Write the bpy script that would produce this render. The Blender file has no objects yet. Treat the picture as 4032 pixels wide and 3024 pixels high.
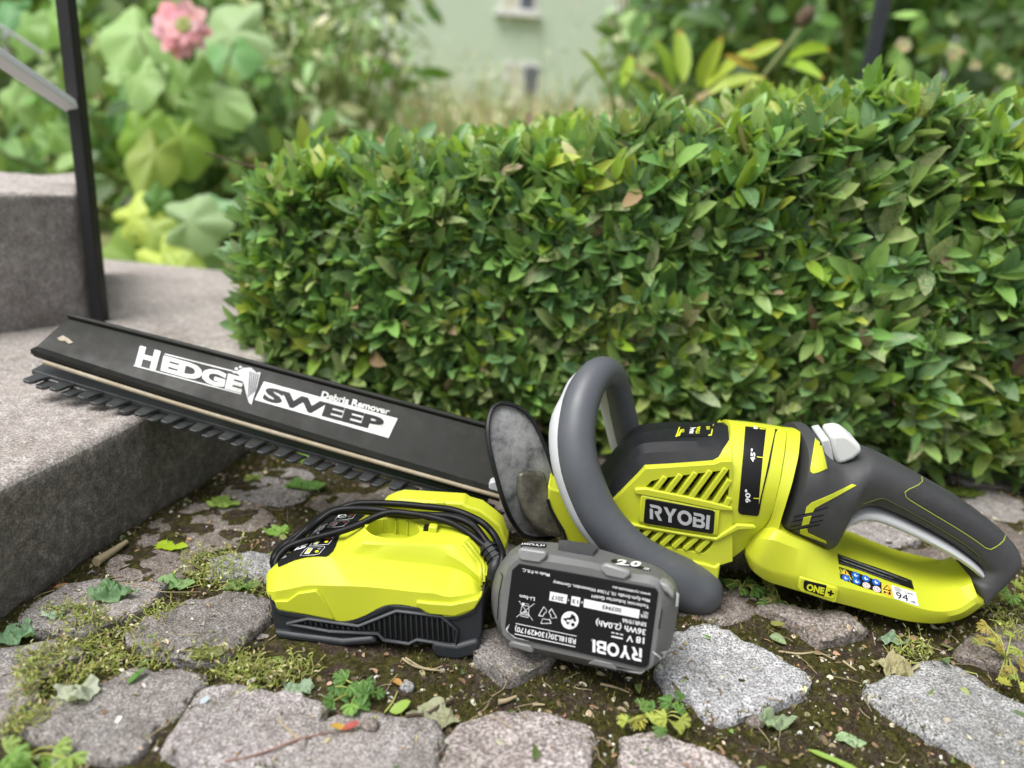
import bpy, bmesh, math, random
import numpy as np
from math import sin, cos, pi, radians, sqrt, atan2
from mathutils import Vector, Matrix, noise
from mathutils.bvhtree import BVHTree
from mathutils.geometry import tessellate_polygon

random.seed(7); RNG = np.random.default_rng(7)
SC = bpy.context.scene
COL = SC.collection

# ------------------------------------------------------------------ camera
FPX = 2916.0; PIT = radians(18.5); ROLL = radians(4.3); CH = 0.30
fwd = np.array([0, cos(PIT), -sin(PIT)]); r0 = np.array([1., 0, 0]); u0 = np.array([0, sin(PIT), cos(PIT)])
CR = r0*cos(ROLL) + u0*sin(ROLL); CU = u0*cos(ROLL) - r0*sin(ROLL); CP = np.array([0, 0, CH])
cam_d = bpy.data.cameras.new('camera'); cam = bpy.data.objects.new('camera', cam_d); COL.objects.link(cam)
cam_d.sensor_width = 36; cam_d.lens = 36*FPX/4032; cam_d.clip_start = 0.01; cam_d.clip_end = 400
M = Matrix((( CR[0], CU[0], -fwd[0], 0), (CR[1], CU[1], -fwd[1], 0), (CR[2], CU[2], -fwd[2], CH), (0, 0, 0, 1)))
cam.matrix_world = M
cam_d.dof.use_dof = True; cam_d.dof.focus_distance = 0.475; cam_d.dof.aperture_fstop = 3.8
SC.camera = cam

# ------------------------------------------------------------------ world and sun (overcast)
w = bpy.data.worlds.new('World'); SC.world = w; w.use_nodes = True
nt = w.node_tree; nt.nodes.clear()
sky = nt.nodes.new('ShaderNodeTexSky'); sky.sky_type = 'NISHITA'; sky.sun_disc = False
SUN_EL = radians(64); SUN_AZ = radians(232)      # compass: clockwise from +Y
sky.sun_elevation = SUN_EL; sky.sun_rotation = SUN_AZ; sky.air_density = 1.0; sky.dust_density = 3.0
hs = nt.nodes.new('ShaderNodeHueSaturation'); hs.inputs['Saturation'].default_value = 0.22
bg = nt.nodes.new('ShaderNodeBackground'); bg.inputs['Strength'].default_value = 0.125
ow = nt.nodes.new('ShaderNodeOutputWorld')
nt.links.new(sky.outputs[0], hs.inputs['Color']); nt.links.new(hs.outputs[0], bg.inputs['Color']); nt.links.new(bg.outputs[0], ow.inputs[0])
sl = bpy.data.lights.new('sun', 'SUN'); sl.energy = 2.7; sl.angle = radians(38); sl.color = (1, .975, .94)
so = bpy.data.objects.new('sun', sl); COL.objects.link(so)
sd = Vector((sin(SUN_AZ)*cos(SUN_EL), cos(SUN_AZ)*cos(SUN_EL), sin(SUN_EL)))
so.rotation_euler = sd.to_track_quat('Z', 'Y').to_euler()
SC.view_settings.view_transform = 'Standard'; SC.view_settings.look = 'None'
SC.view_settings.exposure = 0.60; SC.view_settings.gamma = 1.0; SC.view_settings.use_curve_mapping = False

# ------------------------------------------------------------------ measuring helpers: photograph point -> place in the garden
def ray(x, y): return fwd + CR*((x-2016)/FPX) - CU*((y-1512)/FPX)
def PD(p, d): return CP + ray(*p)*d
def GP(p, h=0.0):
    r = ray(*p); return CP + r*((h-CH)/r[2])
V_ = lambda a, b: (a*1.8228, b*1.8228)
c1 = lambda a, b: (1000+a/2.011, 1900+b/2.011)
c2 = lambda a, b: (1800+a/2.212, 2050+b/2.212)
c3 = lambda a, b: (1850+a/1.508, 1350+b/1.508)
c4 = lambda a, b: (2800+a/1.7459, 1550+b/1.7459)
c5 = lambda a, b: (a/1.106, 1150+b/1.106)
cA = lambda a, b: (a/1.58, 2100+b/1.58)
cB = lambda a, b: (1300+a/1.58, 2450+b/1.58)
cC = lambda a, b: (2600+a/1.5447, 2250+b/1.5447)
d4 = lambda a, b: (2500+a/2.2114, 1600+b/2.2114)
d2 = lambda a, b: (2850+a/1.8714, 1950+b/1.8714)
d5 = lambda a, b: (1000+a/3.687, 1900+b/3.687)
d3 = lambda a, b: (3300+a/2.765, 1700+b/2.765)

class Frame:
    def __init__(s, O, u, n):
        s.O = np.array(O, float); s.n = np.array(n, float)/np.linalg.norm(n)
        u = np.array(u, float); u = u - s.n*(u@s.n); s.u = u/np.linalg.norm(u); s.v = np.cross(s.n, s.u)
    def T(s, p, w=0.0):
        r = ray(*p); q = CP + r*(((s.O+s.n*w-CP)@s.n)/(r@s.n)) - s.O
        return (q@s.u, q@s.v, w)
    def W(s, a): return s.O + s.u*a[0] + s.v*a[1] + s.n*a[2]

# ------------------------------------------------------------------ object helpers
def tag(o, label=None, cat=None, group=None, kind=None):
    if label: o['label'] = label
    if cat: o['category'] = cat
    if group: o['group'] = group
    if kind: o['kind'] = kind
    return o
def thing(name, label, cat, loc=(0, 0, 0), group=None, kind=None):
    o = bpy.data.objects.new(name, None); COL.objects.link(o); o.location = [float(c) for c in loc]; o.empty_display_size = .01
    return tag(o, label, cat, group, kind)
def mk(name, verts, faces, mat, parent=None, smooth=35, bevel=0, bseg=2, solid=0):
    """verts in world space"""
    off = np.array(parent.location) if parent is not None else np.zeros(3)
    pp = parent.parent if parent is not None else None
    while pp is not None: off = off + np.array(pp.location); pp = pp.parent
    me = bpy.data.meshes.new(name)
    me.from_pydata([tuple(np.array(v, float)-off) for v in verts], [], [tuple(f) for f in faces]); me.validate()
    me.materials.append(mat)
    bm = bmesh.new(); bm.from_mesh(me); bmesh.ops.remove_doubles(bm, verts=bm.verts, dist=1e-6)
    bmesh.ops.recalc_face_normals(bm, faces=bm.faces); bm.to_mesh(me); bm.free()
    if smooth:
        me.polygons.foreach_set('use_smooth', [True]*len(me.polygons)); me.set_sharp_from_angle(angle=radians(smooth))
    o = bpy.data.objects.new(name, me); COL.objects.link(o)
    if parent is not None: o.parent = parent
    if bevel:
        b = o.modifiers.new('bevel', 'BEVEL'); b.width = bevel; b.segments = bseg; b.limit_method = 'ANGLE'; b.angle_limit = radians(30); b.harden_normals = False
    return o
def raw(name, V, Fq, mat, parent=None, smooth=True, attrs=None):
    """fast numpy mesh. V (n,3), Fq (m,4) or (m,3) or list of such"""
    me = bpy.data.meshes.new(name)
    fl = Fq if isinstance(Fq, list) else [Fq]
    V = np.asarray(V, float)
    if parent is not None: V = V - np.array(parent.location)
    me.vertices.add(len(V)); me.vertices.foreach_set('co', V.astype(np.float32).ravel())
    loops = np.concatenate([f.ravel() for f in fl]); tot = np.concatenate([np.full(len(f), f.shape[1]) for f in fl])
    me.loops.add(len(loops)); me.loops.foreach_set('vertex_index', loops.astype(np.int32))
    me.polygons.add(len(tot)); st = np.concatenate([[0], np.cumsum(tot)[:-1]])
    me.polygons.foreach_set('loop_start', st.astype(np.int32)); me.polygons.foreach_set('loop_total', tot.astype(np.int32))
    if smooth: me.polygons.foreach_set('use_smooth', np.ones(len(tot), bool))
    me.update(calc_edges=True)
    for k, a in (attrs or {}).items():
        at = me.attributes.new(k, 'FLOAT_COLOR', 'POINT'); at.data.foreach_set('color', np.asarray(a, np.float32).ravel())
    me.materials.append(mat)
    o = bpy.data.objects.new(name, me); COL.objects.link(o)
    if parent is not None: o.parent = parent
    return o
def poly_area(p): return .5*sum(p[i][0]*p[(i+1) % len(p)][1]-p[(i+1) % len(p)][0]*p[i][1] for i in range(len(p)))
def plate(name, F, pts, w0, w1, mat, parent, holes=(), bevel=0, smooth=30, local=False, bseg=2):
    """outline traced on plane w0 (front), running back to w1"""
    loops = []
    for L in [pts]+list(holes):
        q = [(a[0], a[1]) if local else F.T(a, w0)[:2] for a in L]
        loops.append(q)
    if poly_area(loops[0]) < 0: loops[0].reverse()
    for h in loops[1:]:
        if poly_area(h) > 0: h.reverse()
    tess = tessellate_polygon([[Vector((a, b, 0)) for a, b in L] for L in loops])
    fl = [p for L in loops for p in L]; n = len(fl)
    vs = [F.W((a, b, w0)) for a, b in fl] + [F.W((a, b, w1)) for a, b in fl]
    fs = []; bm_fs = []
    if len(loops) == 1: fs.append(list(range(n))); fs.append([n+i for i in reversed(range(n))])
    else:
        for t in tess: fs.append(list(t)); fs.append([n+i for i in reversed(t)])
    k = 0
    for L in loops:
        m = len(L)
        for i in range(m): fs.append([k+i, k+(i+1) % m, n+k+(i+1) % m, n+k+i])
        k += m
    return mk(name, vs, fs, mat, parent, smooth=smooth, bevel=bevel, bseg=bseg)
def resamp(P, N, smooth=True):
    P = np.array(P, float)
    if smooth and len(P) > 2:
        Q = []
        E = np.vstack([2*P[0]-P[1], P, 2*P[-1]-P[-2]])
        for i in range(1, len(E)-2):
            for t in np.linspace(0, 1, 8, endpoint=False):
                a, b, c, d = E[i-1], E[i], E[i+1], E[i+2]
                Q.append(.5*((2*b)+(-a+c)*t+(2*a-5*b+4*c-d)*t*t+(-a+3*b-3*c+d)*t**3))
        Q.append(P[-1]); P = np.array(Q)
    s = np.concatenate([[0], np.cumsum(np.linalg.norm(np.diff(P[:, :3], axis=0), axis=1))]); s /= s[-1]
    t = np.linspace(0, 1, N)
    return np.stack([np.interp(t, s, P[:, k]) for k in range(P.shape[1])], 1)
def rowT(F, conv, row, w=None):
    """[(x,y[,w])] -> local"""
    return [F.T(conv(r[0], r[1]), r[2] if w is None else w) for r in row]
def grid_faces(R, Cn, closed=False):
    fs = []
    for i in range(R-1 if not closed else R):
        for j in range(Cn-1):
            a = i*Cn+j; b = ((i+1) % R)*Cn+j; fs.append((a, a+1, b+1, b))
    return fs
def loft(name, F, rows, N, mat, parent, mirror=None, smooth=40, sm=True, bevel=0, subs=0):
    """rows: local polylines (equal direction). mirror: w of the middle plane; closes into a tube with end caps"""
    R = [resamp(r, N, sm) for r in rows]
    if subs:
        A = np.array(R); B = []
        for j in range(N): B.append(resamp(A[:, j], subs))
        R = [np.array([B[j][i] for j in range(N)]) for i in range(subs)]
    if mirror is not None:
        back = [np.array([(p[0], p[1], 2*mirror-p[2]) for p in r]) for r in reversed(R)]
        if np.allclose(back[0], R[-1], atol=1e-5): back = back[1:]
        if np.allclose(back[-1], R[0], atol=1e-5): back = back[:-1]
        R = R+back
    vs = [F.W(p) for r in R for p in r]
    fs = grid_faces(len(R), N, mirror is not None)
    if mirror is not None:
        fs.append([i*N for i in range(len(R))]); fs.append([i*N+N-1 for i in reversed(range(len(R)))])
    o = mk(name, vs, fs, mat, parent, smooth=smooth, bevel=bevel)
    return o
def tube(name, pts, rad, mat, parent=None, seg=12, n=None, ell=1.0, smooth=60, sm=True, cap=True):
    """pts world (k,3), rad scalar or list"""
    P = np.array(pts, float); r = np.full(len(P), rad) if np.isscalar(rad) else np.array(rad, float)
    A = np.hstack([P, r[:, None]])
    if n: A = resamp(A, n, sm)
    P, r = A[:, :3], A[:, 3]
    T = np.gradient(P, axis=0); T /= np.linalg.norm(T, axis=1)[:, None]
    nrm = np.cross(T[0], [0, 0, 1.]);
    if np.linalg.norm(nrm) < 1e-3: nrm = np.array([1., 0, 0])
    nrm /= np.linalg.norm(nrm); vs = []
    for i in range(len(P)):
        nrm = nrm-T[i]*(nrm@T[i]); nrm /= np.linalg.norm(nrm); b = np.cross(T[i], nrm)
        for k in range(seg):
            a = 2*pi*k/seg; vs.append(P[i]+r[i]*(nrm*cos(a)+b*sin(a)*ell))
    fs = []
    for i in range(len(P)-1):
        for k in range(seg):
            a = i*seg+k; b2 = i*seg+(k+1) % seg; fs.append((a, b2, b2+seg, a+seg))
    if cap: fs.append(list(range(seg))[::-1]); fs.append([(len(P)-1)*seg+k for k in range(seg)])
    return mk(name, vs, fs, mat, parent, smooth=smooth)
def bvh(*objs):
    vs = []; fs = []
    for o in objs:
        off = np.array(o.location)
        p = o.parent
        while p is not None: off = off+np.array(p.location); p = p.parent
        k = len(vs); vs += [Vector(off)+v.co for v in o.data.vertices]; fs += [[k+i for i in p.vertices] for p in o.data.polygons]
    return BVHTree.FromPolygons(vs, fs)
def cast(tree, p, off):
    """nearest surface point seen at photo point p, lifted by off along its normal"""
    r = Vector(ray(*p)); r.normalize()
    loc, nr, i, d = tree.ray_cast(Vector(CP), r)
    if loc is None:
        loc, nr, i, d = tree.find_nearest(Vector(CP)+r*LASTD[0])
        if nr.dot(r) > 0: nr = -nr
        return np.array(loc+nr*off)
    LASTD[0] = d
    if nr.dot(r) > 0: nr = -nr
    return np.array(loc+nr*off)
LASTD = [.45]
def decal(name, tree, loops, mat, parent, off=.0003, step=14, thick=0, smooth=40):
    """flat print or thin inlay lying on a surface; loops in photo points"""
    loops = [list(L) for L in loops]
    tess = tessellate_polygon([[Vector((a, b, 0)) for a, b in L] for L in loops])
    fl = [p for L in loops for p in L]
    bm = bmesh.new(); vs = [bm.verts.new((a, b, 0)) for a, b in fl]
    for t in tess:
        try: bm.faces.new([vs[i] for i in t])
        except ValueError: pass
    for _ in range(5):
        lg = [e for e in bm.edges if e.calc_length() > step]
        if not lg: break
        bmesh.ops.subdivide_edges(bm, edges=lg, cuts=1); bmesh.ops.triangulate(bm, faces=bm.faces)
    bm.verts.index_update()
    V = [cast(tree, (v.co.x, v.co.y), off) for v in bm.verts]; Fs = [[v.index for v in f.verts] for f in bm.faces]
    if thick:
        n = len(V); L = [cast(tree, (v.co.x, v.co.y), off-thick) for v in bm.verts]
        bd = [(e.verts[0].index, e.verts[1].index) for e in bm.edges if e.is_boundary]
        V += L; Fs += [(a, b, b+n, a+n) for a, b in bd]
    bm.free()
    return mk(name, V, Fs, mat, parent, smooth=smooth)
_tc = {}
def text_poly(s, bold=0.0, shear=0.0):
    k = (s, bold, shear)
    if k in _tc: return _tc[k]
    cu = bpy.data.curves.new('text', 'FONT'); cu.body = s; cu.size = 1; cu.offset = bold; cu.shear = shear; cu.resolution_u = 3; cu.fill_mode = 'FRONT'
    ob = bpy.data.objects.new('text', cu); COL.objects.link(ob)
    dg = bpy.context.evaluated_depsgraph_get(); me = ob.evaluated_get(dg).to_mesh()
    vs = np.array([(v.co.x, v.co.y) for v in me.vertices]); fs = [list(p.vertices) for p in me.polygons]
    ob.evaluated_get(dg).to_mesh_clear(); bpy.data.objects.remove(ob); bpy.data.curves.remove(cu)
    _tc[k] = (vs, fs); return _tc[k]
CAPH = .70
def text(s, tree, conv, bs, be, top, mat, parent, off=.0004, bold=0.012, shear=0, name='lettering'):
    """bs, be: baseline start/end; top: top of capitals above bs"""
    vs, fs = text_poly(s, bold, shear)
    mn, mx = vs[:, 0].min(), vs[:, 0].max()
    bs, be, top = np.array(conv(*bs)), np.array(conv(*be)), np.array(conv(*top))
    V = [cast(tree, tuple(bs+(be-bs)*(x-mn)/(mx-mn)+(top-bs)*y/CAPH), off) for x, y in vs]
    return mk(name, V, fs, mat, parent, smooth=0)
# heavy wide capitals drawn as outlines (unit height)
def ringp(cx, cy, rx, ry, n=20, a0=0, a1=2*pi): return [(cx+rx*cos(a0+(a1-a0)*i/n), cy+ry*sin(a0+(a1-a0)*i/n)) for i in range(n+(0 if abs(a1-a0-2*pi) < .01 else 1))]
LOGO = {
 'R': (.92, [[[(0, 1), (.6, 1), (.76, .95), (.85, .84), (.87, .72), (.84, .56), (.75, .46), (.66, .42), (.9, 0), (.64, 0), (.36, .46), (.36, .60), (.54, .6), (.61, .64), (.63, .7), (.61, .77), (.54, .8), (.06, .8)]],
              [[(.0, .7), (.235, .7), (.235, 0), (.0, 0)]]]),
 'Y': (.95, [[[(0, 1), (.27, 1), (.48, .62), (.68, 1), (.95, 1), (.6, .4), (.6, 0), (.36, 0), (.36, .4)]]]),
 'O': (1.05, [[ringp(.52, .5, .53, .52, 28), ringp(.52, .5, .29, .29, 24)]]),
 'B': (.88, [[[(0, 1), (.58, 1), (.74, .96), (.82, .84), (.82, .68), (.77, .58), (.70, .54), (.56, .60), (.59, .66), (.59, .74), (.54, .8), (.06, .8)]],
              [[(0, .7), (.24, .7), (.24, .60), (.56, .60), (.70, .54), (.80, .47), (.87, .37), (.87, .2), (.79, .06), (.62, 0), (0, 0)], [(.24, .2), (.55, .2), (.62, .25), (.63, .31), (.6, .38), (.54, .41), (.24, .41)]]]),
 'I': (.25, [[[(0, 0), (.25, 0), (.25, 1), (0, 1)]]]),
}
def logo(s, tree, conv, bs, be, top, mat, parent, off=.0004, step=10):
    W = sum(LOGO[c][0] for c in s)+.08*(len(s)-1); x = 0
    bs, be, top = np.array(conv(*bs)), np.array(conv(*be)), np.array(conv(*top))
    for c in s:
        for comp in LOGO[c][1]:
            Ls = [[tuple(bs+(be-bs)*(x+a)/W+(top-bs)*b) for a, b in L] for L in comp]
            decal('lettering', tree, Ls, mat, parent, off, step)
        x += LOGO[c][0]+.08

# ------------------------------------------------------------------ materials
def nodes(name):
    m = bpy.data.materials.new(name); m.use_nodes = True; t = m.node_tree
    b = t.nodes['Principled BSDF']; return m, t, b
def ND(t, ty, **k):
    n = t.nodes.new(ty)
    for a, v in k.items():
        if hasattr(n, a): setattr(n, a, v)
        else: n.inputs[a].default_value = v
    return n
def coords(t, scale=1.0):
    g = t.nodes.new('ShaderNodeNewGeometry'); return g.outputs['Position']
def noise_n(t, sc, det=4, rough=.6, vec=None):
    n = ND(t, 'ShaderNodeTexNoise'); n.inputs['Scale'].default_value = sc; n.inputs['Detail'].default_value = det; n.inputs['Roughness'].default_value = rough
    t.links.new(vec if vec is not None else coords(t), n.inputs['Vector']); return n
def ramp(t, fac, stops):
    r = t.nodes.new('ShaderNodeValToRGB'); e = r.color_ramp.elements
    while len(e) < len(stops): e.new(.5)
    for el, (p, c) in zip(e, stops): el.position = p; el.color = (*c, 1) if len(c) == 3 else c
    t.links.new(fac, r.inputs[0]); return r.outputs[0]
def mix(t, fac, a, b, mode='MIX'):
    m = t.nodes.new('ShaderNodeMix'); m.data_type = 'RGBA'; m.blend_type = mode
    for i, v in ((0, fac), (6, a), (7, b)):
        if isinstance(v, (int, float)): m.inputs[i].default_value = v
        elif isinstance(v, tuple): m.inputs[i].default_value = (*v, 1)
        else: t.links.new(v, m.inputs[i])
    return m.outputs[2]
def bump(t, h, dist, strength=1.0, prev=None):
    b = t.nodes.new('ShaderNodeBump'); b.inputs['Distance'].default_value = dist; b.inputs['Strength'].default_value = strength
    t.links.new(h, b.inputs['Height'])
    if prev is not None: t.links.new(prev, b.inputs['Normal'])
    return b.outputs[0]
def plastic(name, col, rough=.45, grain=.00012, gs=2600, dirt=.0, dcol=(.2, .17, .12), spec=.5, var=.06):
    m, t, b = nodes(name)
    n = noise_n(t, 90, 5); c2_ = tuple(x*(1-var) for x in col); base = mix(t, n.outputs[0], col, c2_)
    if dirt:
        n2 = noise_n(t, 60, 8, .7); f = ramp(t, n2.outputs[0], [(.52, (0, 0, 0)), (.78, (dirt,)*3)]); base = mix(t, f, base, dcol)
    t.links.new(base, b.inputs['Base Color'])
    n3 = noise_n(t, 45, 4); rr = ramp(t, n3.outputs[0], [(.3, (rough-.06,)*3), (.7, (rough+.1,)*3)]); t.links.new(rr, b.inputs['Roughness'])
    g = noise_n(t, gs, 2); t.links.new(bump(t, g.outputs[0], grain), b.inputs['Normal'])
    b.inputs['Specular IOR Level'].default_value = spec
    return m
M_yel = plastic('lime_plastic', (.51, .555, .028), .44, .00005, 2200, .10, (.4, .42, .1), var=.04)
M_blk = plastic('black_plastic', (.010, .011, .013), .42, .0001, 1500, .05, spec=.35)
M_chb = plastic('charger_base_plastic', (.022, .026, .031), .5, .00009, 1400, .12, (.12, .12, .11))
M_rub = plastic('grip_rubber', (.050, .051, .054), .58, .00010, 2600, .16, (.16, .15, .13), var=.25)
M_rub2 = plastic('textured_grip_rubber', (.040, .041, .044), .6, .0002, 1400, .1, (.16, .15, .13), var=.3)
M_loop = plastic('loop_handle_rubber', (.088, .095, .108), .44, .00006, 2600, .12, (.2, .19, .16), var=.15)
M_lgr = plastic('light_grey_plastic', (.50, .52, .53), .45, .00006, 1500, .15, (.3, .28, .22))
M_wht = plastic('white_grey_plastic', (.66, .68, .66), .5, .00004, 1500, .08, (.45, .5, .2))
M_bat = plastic('battery_grey_plastic', (.135, .138, .136), .38, .00016, 2000, .12, (.3, .29, .26), var=.15)
M_batl = plastic('battery_grey_highlit', (.22, .225, .22), .33, .0001, 2000, .2, (.5, .5, .48))  # lighter copy of the case grey; edge highlights put into the colour
M_prw = plastic('white_print', (.72, .74, .74), .5, 0, 100, .0)
M_prworn = plastic('worn_white_print', (.70, .71, .69), .55, 0, 100, .75, (.12, .12, .10), var=.15)
M_prs = plastic('silver_print', (.42, .43, .44), .35, .0, 100, .0)
M_prk = plastic('black_print', (.009, .009, .010), .42, .0, 100, .0, spec=.2)
M_pry = plastic('yellow_print', (.62, .66, .02), .5, .0, 100)
M_prb = plastic('blue_print', (.01, .12, .5), .4, .0, 100)
M_prr = plastic('red_print', (.5, .03, .03), .4, .0, 100)
M_pror = plastic('amber_print', (.75, .5, .05), .4, .0, 100)
M_prg = plastic('grey_print', (.2, .21, .21), .4, .0, 100)
M_cord = plastic('cord_rubber', (.004, .004, .0045), .42, .00003, 900, spec=.2)
M_swp = plastic('sweep_black_metal', (.012, .0125, .010), .5, .00005, 900, .30, (.06, .056, .045), var=.3, spec=.28)
M_steel = plastic('dull_steel', (.085, .09, .092), .42, .0001, 500, .6, (.12, .12, .1), var=.4); M_steel.node_tree.nodes['Principled BSDF'].inputs['Metallic'].default_value = .5
M_rail = plastic('worn_tan_rail', (.36, .30, .20), .5, .0002, 300, .6, (.5, .48, .42), var=.4)
M_post = plastic('black_painted_metal', (.006, .006, .007), .5, .0001, 300, .04)
M_post2 = plastic('dark_blue_grey_metal', (.022, .026, .034), .4, .0001, 300, .04)
M_rails = plastic('silver_metal', (.72, .73, .76), .45, .0001, 300)
M_guard, t, b = nodes('dusty_smoked_guard')
n = noise_n(t, 55, 8, .75); n2 = noise_n(t, 600, 5, .7)
f = ramp(t, n.outputs[0], [(.36, (.07, .072, .072)), (.46, (.18, .185, .185)), (.62, (.30, .305, .30))]); t.links.new(mix(t, .25, f, n2.outputs[0], 'OVERLAY'), b.inputs['Base Color'])
b.inputs['Roughness'].default_value = .5; t.links.new(bump(t, n2.outputs[0], .0003), b.inputs['Normal'])
M_smoke, t, b = nodes('smoked_clear_plastic')
n = noise_n(t, 70, 6, .7); t.links.new(ramp(t, n.outputs[0], [(.35, (.05, .045, .03)), (.7, (.2, .19, .15))]), b.inputs['Base Color']); b.inputs['Roughness'].default_value = .25
b.inputs['Transmission Weight'].default_value = .35

def stone_mat(name, cols, s=1.0, moss=0.0, pos=1.0, speck=(.62, .60, .58), con=.78, spk=.7, bs=1.0):
    m, t, b = nodes(name)
    oi = t.nodes.new('ShaderNodeObjectInfo')
    P0 = coords(t)
    va = t.nodes.new('ShaderNodeVectorMath'); va.operation = 'ADD'; t.links.new(P0, va.inputs[0])
    sc_ = t.nodes.new('ShaderNodeVectorMath'); sc_.operation = 'SCALE'; t.links.new(oi.outputs['Random'], sc_.inputs['Scale']); sc_.inputs[0].default_value = (7, 3, 5); t.links.new(sc_.outputs[0], va.inputs[1]); P = va.outputs[0]
    n1 = noise_n(t, 26*s, 6, .65, P); n2 = noise_n(t, 850*s, 3, .7, P); n3 = noise_n(t, 170*s, 5, .7, P)
    vo = ND(t, 'ShaderNodeTexVoronoi'); vo.inputs['Scale'].default_value = 430*s; t.links.new(P, vo.inputs['Vector'])
    base = ramp(t, n3.outputs[0], [(.30, cols[0]), (.5, cols[1]), (.68, cols[2])])
    grains = ramp(t, n2.outputs[0], [(.38, (.04, .04, .04)), (.46, (.34, .34, .34)), (.53, (.55, .55, .55)), (.60, (.98, .98, .98))])
    c = mix(t, con, base, grains, 'OVERLAY')
    sp = ramp(t, vo.outputs['Distance'], [(.10, (1, 1, 1)), (.2, (0, 0, 0))]); c = mix(t, mix(t, 1.0, sp, ramp(t, n3.outputs[0], [(.48, (0, 0, 0)), (.6, (spk, spk, spk))]), 'MULTIPLY'), c, speck)
    c = mix(t, ramp(t, n1.outputs[0], [(.3, (.0,)*3), (.75, (.55,)*3)]), c, mix(t, .6, c, cols[3], 'MIX'))
    nb = noise_n(t, 9*s, 5, .7, P); c = mix(t, 1.0, c, ramp(t, nb.outputs[0], [(.32, (.66, .64, .60)), (.5, (.98, .98, .98)), (.7, (1.16, 1.15, 1.13))]), 'MULTIPLY')
    ov = ramp(t, oi.outputs['Random'], [(0, (.78, .77, .76)), (.5, (.95, .94, .93)), (1, (1.12, 1.1, 1.12))]); c = mix(t, 1.0, c, ov, 'MULTIPLY')
    if moss:
        n4 = noise_n(t, 40, 8, .75); fm = ramp(t, n4.outputs[0], [(.6-.1*moss, (0, 0, 0)), (.72, (.8, .8, .8))]); c = mix(t, fm, c, (.07, .065, .025))
    t.links.new(c, b.inputs['Base Color']); b.inputs['Roughness'].default_value = .82; b.inputs['Specular IOR Level'].default_value = .3
    bp = bump(t, n3.outputs[0], .0012*bs); bp = bump(t, n2.outputs[0], .0004*bs, 1, bp); bp = bump(t, n1.outputs[0], .006, .5, bp); t.links.new(bp, b.inputs['Normal'])
    return m
M_st = [stone_mat('grey_granite', ((.155, .148, .143), (.255, .243, .235), (.375, .36, .35), (.33, .27, .25)), 1.0, .3),
        stone_mat('bright_speckled_granite', ((.18, .185, .19), (.31, .315, .32), (.46, .465, .475), (.29, .295, .295)), .9, .1, speck=(.75, .76, .78)),
        stone_mat('pink_granite', ((.20, .178, .17), (.30, .272, .262), (.42, .39, .375), (.31, .25, .235)), .6, .2, speck=(.66, .6, .57)),
        stone_mat('brown_grey_granite', ((.12, .10, .09), (.20, .175, .16), (.30, .27, .25), (.20, .15, .12)), 1.0, .8)]
M_con = stone_mat('weathered_concrete_tread', ((.22, .203, .19), (.34, .318, .298), (.46, .435, .41), (.33, .275, .25)), .8, 0, speck=(.6, .57, .54), con=.6, spk=.45, bs=.6)
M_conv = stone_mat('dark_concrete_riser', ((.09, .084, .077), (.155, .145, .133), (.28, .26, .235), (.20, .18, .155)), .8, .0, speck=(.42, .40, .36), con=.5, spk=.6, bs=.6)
M_conu = stone_mat('grey_concrete_block', ((.16, .148, .14), (.24, .225, .215), (.33, .31, .295), (.26, .225, .20)), .6, 0, speck=(.4, .38, .36), con=.4, spk=.4)

m, t, b = nodes('mossy_soil'); M_soil = m
n1 = noise_n(t, 14, 5, .6); n2 = noise_n(t, 260, 6, .75); n3 = noise_n(t, 60, 6, .7); n4 = noise_n(t, 900, 3, .7)
soil = ramp(t, n2.outputs[0], [(.28, (.018, .012, .009)), (.5, (.070, .049, .037)), (.66, (.16, .125, .10)), (.74, (.34, .29, .24))])
mossc = ramp(t, n2.outputs[0], [(.3, (.014, .013, .004)), (.5, (.060, .056, .014)), (.7, (.15, .145, .03))])
c = mix(t, ramp(t, n3.outputs[0], [(.46, (0, 0, 0)), (.58, (1, 1, 1))]), mossc, soil)
fl = ramp(t, n4.outputs[0], [(.66, (0, 0, 0)), (.72, (.8, .8, .8))]); c = mix(t, fl, c, (.4, .36, .3))
t.links.new(c, b.inputs['Base Color']); b.inputs['Roughness'].default_value = .95; b.inputs['Specular IOR Level'].default_value = .15
bp = bump(t, n2.outputs[0], .004); bp = bump(t, n4.outputs[0], .0012, 1, bp); t.links.new(bp, b.inputs['Normal'])

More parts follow.
